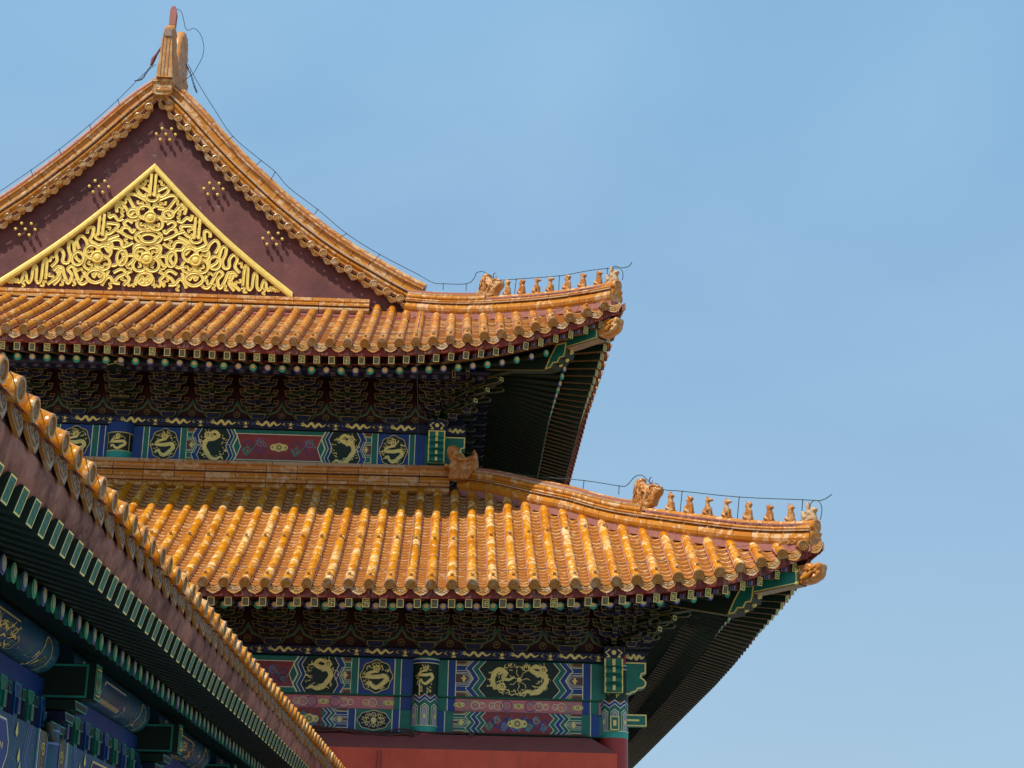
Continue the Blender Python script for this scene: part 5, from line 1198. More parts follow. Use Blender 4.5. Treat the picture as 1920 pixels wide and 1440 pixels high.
def scallop(x0, x1, z0, z1, y, name):
    mb = MB(); H = z1 - z0; w_ = x1 - x0
    p = [(x0 - .2, z1), (x1, z1), (x1, z1 - H * .34)]
    def arc(cx, cz, r, a0, a1): return [(cx + r * math.cos(t), cz + r * math.sin(t)) for t in np.linspace(a0, a1, 6)]
    p += [(x1 - .075, z1 - H * .37), (x1 - .09, z1 - H * .45), (x1 - .03, z1 - H * .52), (x1 + .01, z1 - H * .62), (x1 - .01, z1 - H * .74), (x1 - .07, z1 - H * .80), (x1 - .15, z1 - H * .82), (x1 - .18, z1 - H * .90), (x1 - .26, z1 - H * .94), (x1 - .31, z1 - H), (x0 - .2, z1 - H)]
    mb.plate(p, lambda a, b, c: Vector((a, y - c, b)), 'green', 'goldline', .028, .3); return part(mb, name)
scallop(6.95, 7.36, 4.75, 5.47, A_ - .14, 'scalloped_beam_head'); scallop(10.40, 10.87, -.46, .15, -.14, 'scalloped_beam_head')
mb = MB(); mb.plate([(10.3, -1.04), (10.88, -1.04), (10.88, -.82), (10.3, -.82)], lambda a, b, c: Vector((a, -.12 - c, b)), 'green', 'goldline', .024, .2); mb.box((10.62, -.13, -.93), .24, .02, .035, 'goldline'); part(mb, 'lower_beam_head')
for x0, x1, x2, zc, y0 in ((6.56, 6.94, 7.37, 5.5, A_), (10.05, 10.42, 10.87, .14, 0)):
    mb = MB(); mb.box(((x0 + x1) / 2, y0 - .25, zc + .13), x1 - x0, .4, .21, 'blue_dk'); mb.box(((x0 + x2) / 2, y0 + .0, zc + .10), x2 - x0, .3, .19, 'blue_dk')
    D = Decor(mb, lambda x, z, h: Vector((x, y0 - .45 - h, z))); D.disc((x0 + x1) / 2, zc + .13, .04, .04, 'goldline'); 
    for sx in (-1, 1): D.line([((x0 + x1) / 2 + sx * .08, zc + .06), ((x0 + x1) / 2 + sx * .15, zc + .13), ((x0 + x1) / 2 + sx * .07, zc + .19)], .018, 'goldline'); D.poly([((x0 + x1) / 2 + sx * .1 - .04, zc + .04), ((x0 + x1) / 2 + sx * .1 + .04, zc + .04), ((x0 + x1) / 2 + sx * .1, zc + .08)], 'goldline')
    D = Decor(mb, lambda x, z, h: Vector((x, y0 - .15 - h, z))); D.dragon((x1 + x2) / 2 + .02, zc + .10, .36, .15, 'run', l=2); part(mb, 'plank_head')
# lower storey
mb = MB(); beam_profile(mb, -3.0, B_ + A_ - .1, .115, .29, -.24, .2, 'blue_dk', .01); dragon_band(mb, lambda x, z, h: Vector((x, -.24 - h, z)), -3.0, B_ + A_ - .15, .12, .285, -2.52, .905)
part(mb, 'lower_dragon_plank')
mb = MB(); yf = -.20; z0, z1 = -.60, .10
beam_profile(mb, -3.0, B_ + A_ - .1, z0, z1, yf, .2, 'green'); long_bay(mb, z0 + .02, z1 - .02, yf, ('green', 'blue'))
D = Decor(mb, lambda x, z, h: Vector((x, yf - h, z))); z0 += .02; z1 -= .02
strips(D, [-.23, -.33, -.46, -.60], ['blue', 'blue', 'green'], z0, z1); roundel(D, -1.29, -.60, z0, z1, 'blue', 'dragon'); strips(D, [-1.29, -1.42, -2.6], ['green', 'blue'], z0, z1)
strips(D, [6.98, 7.16, 7.305], ['green', 'blue'], z0, z1); strips(D, [9.675, 9.83, 9.99], ['blue', 'green'], z0, z1)
D.rect(7.305, 9.675, z0, z1, 'green_dk', 1)
for s in (-1, 1):
    X = lambda x: 8.49 + s * (x - 8.49)
    cassette(D, X(9.675), X(9.34), z0, z1, -s, 'blue', 'blue'); chevrons(D, X(9.36), X(9.12), z0, z1, -s, ['blue', 'green'], .13)
    D.dragon(X(8.82), (z0 + z1) / 2, .56, (z1 - z0) * .93, 'side' if s > 0 else 'low', s if s > 0 else 1, l=5); D.line([(X(9.675), z0), (X(9.675), z1)], .018, 'white', 6)
D.disc(8.49, (z0 + z1) / 2, .05, .05, 'goldline', 5, 10, 5, .2); D.flames(8.49, (z0 + z1) / 2, .58, .31, 150, 'goldline', 4, .04)
for t in range(7): a = t * .9; D.line([(8.49 + .06 * math.cos(a), -.25 + .06 * math.sin(a)), (8.49 + .14 * math.cos(a + .2), -.25 + .14 * math.sin(a + .2)), (8.49 + .2 * math.cos(a), -.25 + .2 * math.sin(a))], .012, 'goldline', 5)
part(mb, 'lower_storey_beam', None, 'beam painted with gold dragons above the pink board')
mb = MB(); z0, z1 = -.845, -.605; yf = -.10
beam_profile(mb, -3.0, B_ + A_ - .1, z0, z1, yf, .2, 'pink', .005); D = Decor(mb, lambda x, z, h: Vector((x, yf - h, z)))
for xa, xb in ((1.0, 6.15), (7.305, 9.675)):
    n = int((xb - xa) / 1.18); 
    for k in range(n + 1):
        x = xa + (xb - xa) * k / n
        if xa + .05 < x < xb - .05 or True: lotus(D, min(max(x, xa + .08), xb - .08), (z0 + z1) / 2, .07, 4)
        for s in (-1, 1):
            for dx, r, c_ in ((.22, .09, 'blue' if k % 2 else 'teal'), (.38, .07, 'white'), (.50, .05, 'white')):
                xx = x + s * dx
                if xa < xx < xb: D.ring(xx, (z0 + z1) / 2, r, r * .95, .012, c_, 2, 14); D.swirl(xx, (z0 + z1) / 2 + .02 * s, r * .6, 'goldline' if c_ == 'white' else 'teal', .010, 1, s, 1, 3)
strips(D, [6.98, 7.16, 7.305], ['green', 'blue'], z0, z1); strips(D, [9.675, 9.83, 9.99], ['blue', 'green'], z0, z1); strips(D, [6.50, 6.285, 6.165], ['blue', 'green'], z0, z1)
part(mb, 'pink_board', None, 'pink painted board between the two beams')
mb = MB(); z0, z1 = -1.27, -.85; yf = -.17
beam_profile(mb, -3.0, B_ + A_ - .1, z0, z1, yf, .2, 'green'); D = Decor(mb, lambda x, z, h: Vector((x, yf - h, z))); z0 += .015; z1 -= .01
strips(D, [6.98, 7.12, 7.27], ['blue', 'green'], z0, z1); strips(D, [9.66, 9.83, 9.99], ['green', 'blue'], z0, z1)
D.rect(7.27, 9.66, z0, z1, 'redp', 1)
for s in (-1, 1):
    X = lambda x: 8.47 + s * (x - 8.47); cassette(D, X(9.66), X(9.33), z0, z1, -s, 'green', 'green'); chevrons(D, X(9.35), X(9.06), z0, z1, -s, ['green', 'blue', 'green'], .09)
    vine(D, min(X(8.62), X(9.05)), max(X(8.62), X(9.05)), z0 + .02, z1 - .02, ['blue', 'teal', 'lilac', 'ltblue'], 3, .8)
    vine(D, min(X(8.47), X(8.75)), max(X(8.47), X(8.75)), z0 + .02, z1 - .02, ['blue', 'ltblue'], 2, .6)
lotus(D, 8.47, (z0 + z1) / 2, .125, 5)
strips(D, [6.50, 6.285, 6.15], ['green', 'blue'], z0, z1); roundel(D, 5.47, 6.15, z0, z1, 'green', 'flower'); strips(D, [5.47, 5.33], ['blue'], z0, z1)
D.line([(6.15, z0), (6.15, z1)], .018, 'white', 3); D.line([(5.47, z0), (5.47, z1)], .018, 'white', 3); D.line([(5.33, z0), (5.33, z1)], .018, 'white', 3)
cassette(D, 5.33, 5.0, z0, z1, -1, 'blue', 'blue'); chevrons(D, 5.02, 4.86, z0, z1, -1, ['green', 'blue'], .09); D.rect(3.6, 4.84, z0, z1, 'redp', 1); vine(D, 3.9, 4.8, z0 + .02, z1 - .02, ['blue', 'teal', 'ltblue'], 3); lotus(D, 4.62, (z0 + z1) / 2, .12, 5)
part(mb, 'lower_lintel', None, 'lower beam painted with scrolling flowers above the red wall')
# side walls and interior blocks so that nothing shows through
mb = MB(); mb.box((3.2, A_ + 9, 4.9), 7.0, 17.6, 6.8, 'redp'); mb.box((3.55, 12.3, -2.9), 13.1, 24, 7.8, 'redp'); part(mb, 'inner_walls')
for y in (3.5, 8, 12.5, 17, 21.5): column(B_ + A_, y, .27, GZ, .25, 'side_column', lambda D, e: None)
mb = MB(); mb.box((B_ + A_, 12, -.25), .4, 24, .75, 'green'); mb.box((B_ + A_, 12, -1.05), .35, 24, .42, 'green'); mb.box((B_, 11, 5.05), .4, 14, .9, 'green'); part(mb, 'side_beams')
# red wall with sloping shoulder
mb = MB(); x1 = 10.25
vs = [(-8, -.95, GZ), (x1, -.95, GZ), (x1, -.95, -1.64), (-8, -.95, -1.66), (x1 - .42, -.36, -1.31), (-8, -.36, -1.31), (x1, .3, GZ), (x1, .3, -1.64), (x1 - .42, .3, -1.31)]
mb.add(vs, [(0, 1, 2, 3), (1, 6, 7, 2)], 'redwall'); mb.add(vs, [(3, 2, 4, 5), (2, 7, 8, 4)], 'dustred')
mb.add([(-8, -.36, -1.31), (x1 - .42, -.36, -1.31), (x1 - .42, .1, -1.28), (-8, .1, -1.28)], [(0, 1, 2, 3)], 'dustred')
part(mb, 'wall', None, 'red plaster wall with a sloping shoulder')

# ------------------------------------------------------------------ loose things: conductors, chains, cable
def wire(name, runs, r, label, cat, mat='wire', posts=(), pr=None):
    mb = MB()
    for rn in runs: mb.tube(catmull([Vector(p) for p in rn], 4), r, mat, 5)
    o = mb.build(name, None, runs[0][0]); o['label'] = label; o['category'] = cat
    if posts:
        for a, b in posts:
            m = MB(); m.tube([a, b], pr or r, mat, 5); m.lathe(a, (0, 0, 1), [(0, -.018), (.018, 0), (0, .018)], mat, 6)
            p = m.build('wire_post', o, b); p.matrix_local = Matrix.Translation(Vector(b) - Vector(runs[0][0]))
    return o
WR = .0085
bz = lambda p, dz=.0: p
gr = [(0.629, 4.0, 14.525), (0.887, 4.0, 14.063), (1.32, 4.0, 13.392), (1.798, 4.0, 12.715), (2.486, 4.0, 12.134), (2.821, 4.0, 11.865), (3.161, 4.0, 11.477), (3.847, 4.0, 10.959), (4.531, 4.0, 10.391), (5.302, 4.0, 9.91), (6.225, 4.0, 9.437)]
uw = [(6.225, 4.018, 9.437), (6.537, 3.706, 9.153), (6.755, 3.488, 9.05), (7.288, 2.955, 8.862), (7.458, 2.785, 8.952), (7.49, 2.753, 9.04), (7.604, 2.639, 9.037), (7.72, 2.523, 8.945), (7.859, 2.384, 8.796), (8.051, 2.192, 8.678), (8.362, 1.881, 8.592), (9.211, 1.032, 8.36), (9.739, 0.504, 8.277), (10.143, 0.1, 8.189), (10.489, -0.246, 8.087), (10.586, -0.343, 8.16)]
gp = [((1.798, 4.0, 12.715), (1.62, 4.2, 12.70)), ((2.486, 4.0, 12.134), (2.34, 4.2, 12.10)), ((2.821, 4.0, 11.865), (2.71, 4.2, 11.75)), ((3.847, 4.0, 10.959), (3.76, 4.2, 10.93)), ((4.531, 4.0, 10.391), (4.36, 4.2, 10.38)), ((5.302, 4.0, 9.91), (5.155, 4.2, 9.80))]
ul = [(10.02, 0.223, 7.80), (10.143, 0.1, 7.991), (10.222, 0.021, 8.16), (10.272, -0.029, 8.189), (10.361, -0.118, 8.122), (10.42, -0.177, 7.984), (10.41, -0.167, 7.838)]
wire('lightning_wire', [gr, uw, ul], WR, 'thin lightning conductor wire from the gable peak down to the upper roof corner', 'wire', posts=gp + [((6.767, 3.476, 9.046), (6.771, 3.472, 8.90)), ((7.276, 2.967, 8.866), (7.28, 2.963, 8.70)), ((8.34, 1.903, 8.587), (8.303, 1.94, 8.2)), ((9.211, 1.032, 8.36), (9.195, 1.048, 7.95)), ((10.133, 0.11, 8.193), (10.114, 0.129, 7.80))])
gl = [(-3.9, 4.0, 10.75), (-3.479, 4.0, 11.053), (-2.728, 4.0, 11.692), (-2.141, 4.0, 12.237), (-1.509, 4.0, 12.884), (-0.921, 4.0, 13.549), (-0.377, 4.0, 14.247), (-.12, 4.0, 14.5)]
wire('lightning_wire', [gl], WR, 'thin lightning conductor wire above the left slope of the gable', 'wire', posts=[((x, 4.0, z), (x + .03, 4.1, z - .09)) for x, y, z in gl[2:6]])
lp = [(0.10, 4.4, 16.2), (0.081, 4.6, 16.271), (0.141, 4.6, 16.317), (0.249, 4.6, 16.249), (0.332, 4.6, 15.993), (0.369, 4.6, 15.85), (0.453, 4.6, 15.753), (0.575, 4.6, 15.816), (0.737, 4.6, 15.679), (0.85, 4.6, 15.369), (0.845, 4.6, 15.084), (0.741, 4.6, 14.796), (0.654, 4.6, 14.608), (0.44, 4.5, 14.33)]
wire('lightning_wire', [lp], WR, 'looped lightning wire curling out beside the peak ornament', 'wire')
lw = [(8.3, 1.94, 4.32), (8.863, 1.38, 4.11), (9.722, 0.521, 3.828), (10.35, -0.107, 3.573), (10.491, -0.248, 3.551), (10.632, -0.389, 3.688), (10.753, -0.51, 3.691), (10.836, -0.593, 3.597), (10.946, -0.703, 3.466), (11.019, -0.776, 3.46), (11.137, -0.894, 3.317), (11.442, -1.199, 3.216), (12.364, -2.121, 2.895), (13.332, -3.089, 2.628), (13.605, -3.362, 2.557), (13.762, -3.519, 2.63)]
ll = [(13.22, -2.98, 2.19), (13.348, -3.105, 2.324), (13.447, -3.204, 2.525), (13.512, -3.269, 2.578), (13.581, -3.338, 2.524), (13.608, -3.365, 2.393), (13.58, -3.337, 2.207)]
wire('lightning_wire', [lw, ll], WR, 'thin lightning conductor wire on posts along the lower roof corner ridge', 'wire', posts=[((9.722, 0.521, 3.828), (9.703, 0.54, 3.65)), ((10.359, -0.116, 3.571), (10.35, -0.107, 3.40)), ((11.442, -1.199, 3.216), (11.403, -1.16, 2.8)), ((12.364, -2.121, 2.895), (12.324, -2.081, 2.46)), ((13.332, -3.089, 2.628), (13.297, -3.054, 2.2))])
# wires lying across the tile rows
runs = []
for x0, x1 in ((2.6, 13.1),):
    pts = []
    for x in np.arange(x0, x1, .179): u = LOW.K[0] - x; v = LOW.ve(u) - .62 - .05 * math.sin(x * 2.1); k = int(round((x - 13.263) / .179)); pts.append((x, -v, LOW.Z(u, v) + (.10 if k % 2 == 0 else .075)))
    runs.append(pts)
wire('lightning_wire', runs, .0045, 'thin wire strung across the tile rows of the lower roof', 'wire')
runs = [[(x, A_ - (UP.ve(UP.K[0] - x) - .55), UP.Z(UP.K[0] - x, UP.ve(UP.K[0] - x) - .55) + .10) for x in np.arange(-2.5, 10.2, .34)]]
wire('lightning_wire', runs, .0045, 'thin wire strung across the tile rows of the upper roof', 'wire')
up_pts = [(6.28, 3.9, 9.0)] + [(6.30, A_ - v, UP.Z(UP.K[0] - 6.30, v) + .11) for v in np.arange(-.5, 3.5, .5)] + [(6.31, .10, 6.35), (6.36, .9, 5.6), (6.38, 2.70, 4.70), (6.40, 2.55, 4.15)] + [(6.40, -v, LOW.Z(LOW.K[0] - 6.40, v) + .12) for v in np.arange(-2.4, 2.5, .5)]
wire('lightning_wire', [up_pts], .0055, 'thin wire dropping straight down over both roofs below the foot of the gable ridge', 'wire')
def chain(name, pts, label):
    mb = MB(); P = catmull([Vector(p) for p in pts], 8); Ls = polyarc(P); d = 0; k = 0
    while d < Ls[-1] - .03:
        a = at_len(P, Ls, d); b = at_len(P, Ls, min(Ls[-1], d + .06)); t = (b - a).normalized(); s = t.cross(Vector((0, 1, 0))).normalized() if k % 2 == 0 else Vector((0, 1, 0)); c = (a + b) / 2
        mb.tube([c + t * .036 * math.cos(q) + s * .020 * math.sin(q) for q in np.linspace(0, 2 * PI, 11)], .0075, 'iron', 5, False); d += .052; k += 1
    o = mb.build(name, None, pts[0]); o['label'] = label; o['category'] = 'chain'
chain('iron_chain', [(0.40, 4.9, 15.02), (0.554, 4.9, 14.735), (0.651, 4.9, 14.455), (0.78, 4.6, 14.12)], 'dark chain hanging on the right of the peak ornament')
chain('iron_chain', [(-0.40, 4.9, 14.937), (-0.501, 4.9, 14.763), (-0.60, 4.9, 14.574), (-0.70, 4.6, 14.36)], 'dark chain hanging on the left of the peak ornament below a rusty hook')
mb = MB(); mb.tube([(-.12, 4.9, 15.62), (-.18, 4.9, 15.50), (-.30, 4.9, 15.25), (-.37, 4.9, 15.10), (-.405, 4.9, 14.95)], [.02, .025, .03, .055, .035], 'rust_and_groove', 8); o = mb.build('iron_hook', None, (-.12, 4.9, 15.62)); o['label'] = 'rusty iron hook leaning out left of the peak ornament'; o['category'] = 'hook'
c1 = [(4.2, -0.38, -1.27), (4.846, -0.40, -1.31), (5.334, -0.40, -1.32), (5.826, -0.40, -1.385), (6.217, -0.42, -1.375), (6.461, -0.42, -1.35), (6.55, -0.45, -1.42)]
c2 = [(4.2, -0.36, -1.25), (5.038, -0.37, -1.27), (5.823, -0.38, -1.31), (6.309, -0.38, -1.235), (6.801, -0.38, -1.28), (7.782, -0.37, -1.27), (9.75, -0.36, -1.27)]
mb = MB()
for dz in (0, .035, -.03): mb.tube(catmull([Vector((x, y - .03 - abs(dz) * .5, z + .03 + dz * math.sin(x * 3))) for x, y, z in c1], 5), .026, 'cable', 6)
mb.tube(catmull([Vector(p) for p in c2], 5), .014, 'cable', 6)
for dx in (-.032, .036): mb.tube([(5.985 + dx * 1.6, -.40, -1.36), (5.985 + dx, -.75, -1.58), (5.98 + dx, -.965, -1.70), (5.96 + dx, -.962, -4.2)], .010, 'dustred', 6)
for x in (6.6, 7.62): mb.box((x, -.40, -1.31), .09, .05, .05, 'cable')
o = mb.build('electric_cable', None, c1[0]); o['label'] = 'brown bundled cable lying along the top of the red wall and dropping down it'; o['category'] = 'cable'

def gbluem():
    m, nt, b = nodes('old_gallery_blue'); v, _ = coords(nt)
    n1 = noi(nt, v, 5, 6, .65); n2 = noi(nt, v, 1.5, 4)
    c = mixc(nt, mapr(nt, n1, .38, .66), (0.006, 0.10, 0.27), (0.015, 0.15, 0.20)); c = mixc(nt, mapr(nt, n2, .4, .7, 0, .6), c, (0.008, 0.028, 0.09))
    nt.links.new(c, b.inputs['Base Color']); b.inputs['Roughness'].default_value = .6; return m
M['gblue'] = gbluem()
# ------------------------------------------------------------------ the gallery in the foreground (its eave runs away from the camera)
dG = Vector((0.03664, 0.99932, -0.00262)).normalized(); nG = dG.cross(Zv).normalized(); wG = nG.cross(dG).normalized()
GL = 2.95                                       # eave line: 2.95 m left of and 2.97 m above the camera
GB = CAM + dG * 9.0 - nG * 4.5; GB.z = GZ
gal = empty('gallery', GB, 'nearby gallery on the left seen from below, with tiled eave and blue painted beams', 'gallery building')
def GW(n, t, h): return CAM + dG * t + nG * (n) + wG * h      # n to the right (negative here), t along, h up
def gpart(mb, name, parent=None, label=None):
    o = mb.build(name); o.data.transform(Matrix.Translation(-GB)); o.parent = parent or gal
    if label: o['label'] = label
    return o
GR = Matrix((nG, dG, wG)).transposed().to_4x4()
def ginst(o, parent, n, t, h, rot=None):
    o.parent = parent; Mx = Matrix.Translation(GW(n, t, h) - GB) @ GR
    if rot is not None: Mx = Mx @ rot
    o.matrix_local = Mx; return o
HE = 3.13
T0, T1 = 7.6, 31.5
# roof: sheet, tile rows running up to the left
mb = MB(); prof = [(-GL + .0, HE - .06), (-GL - 1, HE + .38), (-GL - 2.2, HE + 1.0), (-GL - 3.6, HE + 1.9), (-GL - 5, HE + 3.0)]
vs = []
for t in (T0 - 3, T1 + 6):
    for n_, h in prof: vs.append(GW(n_, t, h))
mb.add(vs, [(k, k + 1, 5 + k + 1, 5 + k) for k in range(4)], 'mortar'); groof = gpart(mb, 'gallery_roof')
mb = MB(); pts = [Vector((n_ + GL, 0, h - HE)) for n_, h in [(-GL, HE), (-GL - .5, HE + .21), (-GL - 1, HE + .44), (-GL - 2.2, HE + 1.06), (-GL - 3.6, HE + 1.96)]]
barrel(mb, pts, .080, .33, 'tile_lo', False); RR = .080
# thick-rimmed end tile facing +n, with an embossed coiled relief
d_ = Vector((1, 0, -.12)).normalized()
mb.lathe((0, 0, 0), d_, [(RR, -.16), (RR * 1.0, -.03), (RR * 1.02, .02)], 'tile_lo', 24)
mb.lathe((0, 0, 0), d_, [(RR * 1.02, .02), (RR * .99, .034), (RR * .76, .034), (RR * .72, .016), (0, .016)], 'end', 24, smooth=False)
sdx = d_.cross(Zv).normalized(); sup = sdx.cross(d_)
random.seed(5)
for k in range(3):
    a0 = k * 2.1; mb.tube([d_ * .018 + sdx * (RR * (.10 + .05 * j) * math.cos(a0 + j * .55)) + sup * (RR * (.10 + .05 * j) * math.sin(a0 + j * .55)) for j in range(11)], [.004 + .004 * math.sin(j / 10 * PI) for j in range(11)], 'lime', 5)
tr = mb
dmb = MB()
def TD(a, b, c): return Vector((c - b * .22, a, b * 1.12))
ol2 = [(-.13, .02), (-.135, -.06), (-.12, -.11), (-.085, -.14), (-.05, -.165), (0, -.195), (.05, -.165), (.085, -.14), (.12, -.11), (.135, -.06), (.13, .02), (.07, -.02), (0, -.035), (-.07, -.02)]
dmb.plate(ol2, lambda a, b, c: TD(a, b, c), 'end', 'lime', .013, .026)
for sx in (-1, 1):
    dmb.tube([TD(sx * (.045 + .04 * math.cos(q) * (1 - q / 8)), -.085 + .04 * math.sin(q) * (1 - q / 8), .004) for q in np.linspace(0, 5.5, 12)], .008, 'lime', 5)
    dmb.tube([TD(sx * .1, -.06, .004), TD(sx * .06, -.12, .004), TD(0, -.15, .004)], .007, 'lime', 5)
arc_ = [(-.13 + .26 * k / 6, .02 - .055 * math.sin(PI * k / 6)) for k in range(7)]
dmb.add([Vector((0, a, b)) for a, b in arc_] + [Vector((-.9, a, b + .36)) for a, b in arc_], [(k, k + 1, 8 + k, 7 + k) for k in range(6)], 'pan', None, True)
random.seed(9)
for k in range(4): dmb.lathe(Vector((.0 - random.uniform(0, .06), .15 + random.uniform(-.04, .04), random.uniform(-.05, .02))), (random.uniform(-1, 1), random.uniform(-1, 1), 1), [(0, -.03), (.028, -.01), (.03, .012), (0, .03)], 'lime', 6)
t = T0; k = 0; r1 = None; d1 = None
while t < T1:
    o = tr.build('tile_row') if r1 is None else dup(r1); r1 = r1 or o; ginst(o, groof, -GL + random.uniform(-.006, .006), t, HE + random.uniform(-.006, .006), Matrix.Rotation(random.uniform(-.03, .03), 4, 'Z'))
    o = dmb.build('drip_tile') if d1 is None else dup(d1); d1 = d1 or o; ginst(o, groof, -GL - .045, t + .184, HE - .02 + random.uniform(-.006, .006), Matrix.Rotation(random.uniform(-.04, .04), 4, 'Z'))
    t += .368; k += 1
# eave board and soffit
def gsheet(mb, pr, mat, t0=T0 - 3, t1=T1 + 6, nt=60):
    vs = []
    for i in range(nt + 1):
        tt = t0 + (t1 - t0) * i / nt
        for n_, h in pr: vs.append(GW(n_, tt, h))
    m_ = len(pr); mb.add(vs, [(i * m_ + j, (i + 1) * m_ + j, (i + 1) * m_ + j + 1, i * m_ + j + 1) for i in range(nt) for j in range(m_ - 1)], mat, .5, True)
mb = MB(); NB = -GL - .06
gsheet(mb, [(NB - .0, HE - .19), (NB + .01, HE - .25), (NB - .03, HE - .40), (NB - .10, HE - .455), (NB - .20, HE - .44)], 'dustpink'); gpart(mb, 'eave_board', gal, 'faded pinkish red eave board')
mb = MB(); gsheet(mb, [(NB - .0, HE - .19), (-GL - .10, HE - .05)], 'soffit'); gpart(mb, 'shaded_gap_sheet', gal)  # bedding sheet coloured dark to stand in for the shaded gap behind the drips
mb = MB(); gsheet(mb, [(NB - .12, HE - .43), (NB - .95, HE - .14), (NB - .95, HE - .30)], 'soffit'); gsheet(mb, [(NB - .80, HE - .33), (NB - 3.0, HE + .70)], 'soffit')
gsheet(mb, [(NB - .70, HE - .425), (NB - .70, HE - .475), (NB - .78, HE - .475), (NB - .78, HE - .42)], 'dustred'); gpart(mb, 'soffit', gal)
# flying rafters
mb = MB(); mb.box((-.52, 0, 0), 1.0, .138, .18, 'green_dk')
D = Decor(mb, lambda x, z, h: Vector((-.02 + h, x, z)))
D.rect(-.069, .069, -.09, .09, 'oldteal'); D.line([(-.062, -.083), (.062, -.083), (.062, .083), (-.062, .083)], .011, 'goldline', 2, True)
for p in ([(-.035, .05), (-.035, 0), (.035, 0), (.035, -.05)], [(-.035, -.05), (0, -.05), (0, .05), (.035, .05)], [(-.035, -.05), (-.035, -.022)], [(.035, .05), (.035, .022)]): D.line(p, .007, 'green', 3)
fm = mb; mb = MB(); mb.tube([(-.035, 0, .012), (-2.3, 0, 1.0)], .064, 'green_dk', 12); mb.tube([(-.04, 0, 0), (-.001, 0, 0)], .067, 'green', 16)
D = Decor(mb, lambda x, z, h: Vector((.0 + h, x, z))); D.disc(0, 0, .068, .069, 'ltblue', 1, 18); D.disc(0, .004, .058, .058, 'blue', 2, 18); D.disc(0, .007, .054, .054, 'paleblue', 3, 18); D.disc(0, .012, .040, .044, 'palegrey', 4, 14); D.disc(.0, .038, .012, .016, 'gold', 6, 8)
rA = mb; mb = MB(); mb.tube([(-.035, 0, .012), (-2.3, 0, 1.0)], .064, 'green_dk', 12); mb.tube([(-.04, 0, 0), (-.001, 0, 0)], .067, 'green', 16)
D = Decor(mb, lambda x, z, h: Vector((.0 + h, x, z))); D.disc(0, 0, .068, .069, 'mint', 1, 18); D.disc(0, .012, .042, .046, 'palegrey', 3, 14); D.disc(.0, .038, .012, .016, 'gold', 4, 8)
rB = mb; t = T0; k = 0; f1 = None; ra = [None, None]; gre = MB(); gre.add([GW(NB - .9, T0, HE - .1), GW(NB - .9, T0 + .1, HE - .1), GW(NB - .95, T0, HE - .1)], [(0, 1, 2)], 'soffit')
geave = gpart(gre, 'rafter_row')
while t < T1:
    o = fm.build('flying_rafter') if f1 is None else dup(f1); f1 = f1 or o; ginst(o, geave, NB - .02, t, HE - .50, Matrix.Rotation(.28, 4, 'Y'))
    u = k % 2; o = (rA, rB)[u].build('rafter') if ra[u] is None else dup(ra[u]); ra[u] = ra[u] or o; ginst(o, geave, NB - .66, t + .13, HE - .49)
    t += .29; k += 1
# purlin, boards and beams with painted bays
def wave_bands(D, x0, x1, z0, z1, l=3):
    for k in range(3): D.line([(x0 + .03 * k, z0), (x0 + .03 * k + .03, (z0 + z1) / 2), (x0 + .03 * k, z1)], .010, ('teal', 'worn2', 'ltblue')[k], l)
PN, PH, PR = -4.55, 2.74, .205
bays = [8.14, 12.61, 17.08, 21.55, 26.0, 30.5]
def end_motif(D, x, z0, z1, s, l=3):
    zc = (z0 + z1) / 2; H = z1 - z0
    for k, c in ((0, 'teal'), (1, 'worn2'), (2, 'teal'), (3, 'ltblue')):
        D.line([(x + s * (.04 * k), z0), (x + s * (.04 * k + .10), zc - H * .2), (x + s * (.04 * k + .13), zc), (x + s * (.04 * k + .10), zc + H * .2), (x + s * (.04 * k), z1)], .012, c, l)
    cx = x + s * .42; D.disc(cx, zc, .16, H * .40, 'worn', l, 18); D.ring(cx, zc, .16, H * .40, .014, 'white', l + 1); D.swirl(cx, zc, .08, 'goldim', .012, 1.5, 1, 1, l + 1)
    for k in range(9): a = random.uniform(-.25, .25); D.poly([(x + s * .75 + a, zc + random.uniform(-.4, .4) * H), (x + s * .75 + a + .04, zc + random.uniform(-.3, .3) * H), (x + s * .75 + a + .01, zc + random.uniform(-.4, .4) * H)], 'goldline', l)
def panel(D, x0, x1, z0, z1, kind, l=3):
    zc = (z0 + z1) / 2; H = z1 - z0; q = H * .25
    pl = [(x0 + q, z0 + .03), (x1 - q, z0 + .03), (x1, zc - q * .4), (x1, zc + q * .4), (x1 - q, z1 - .03), (x0 + q, z1 - .03), (x0, zc + q * .4), (x0, zc - q * .4)]
    D.poly(pl, 'blue_dk' if kind else 'blue', l); D.line(pl, .016, 'goldline' if kind else 'white', l + 1, True); D.line([(a * .985 + (x0 + x1) / 2 * .015, b * .94 + zc * .06) for a, b in pl], .008, 'ltblue', l + 1, True)
    if kind == 0:
        n = int((x1 - x0) / .07)
        for k in range(n): D.disc(x0 + .15 + (x1 - x0 - .3) * (k + .5) / n, zc, .016, .028, 'cream', l + 1, 8); 
        for k in range(n): D.line([(x0 + .15 + (x1 - x0 - .3) * (k + .5) / n, zc - H * .3), (x0 + .18 + (x1 - x0 - .3) * (k + .5) / n, zc - H * .12), (x0 + .15 + (x1 - x0 - .3) * (k + .5) / n, zc + .0)], .006, 'ltblue', l + 1)
    else:
        for k in range(46): 
            x = random.uniform(x0 + .2, x1 - .2); z = zc + random.uniform(-.34, .34) * H; D.line([(x, z), (x + .05, z + random.uniform(-.04, .05)), (x + .11, z + random.uniform(-.05, .05)), (x + .15, z + .03)], [.005, .014, .012, .004], 'goldline', l + 1)
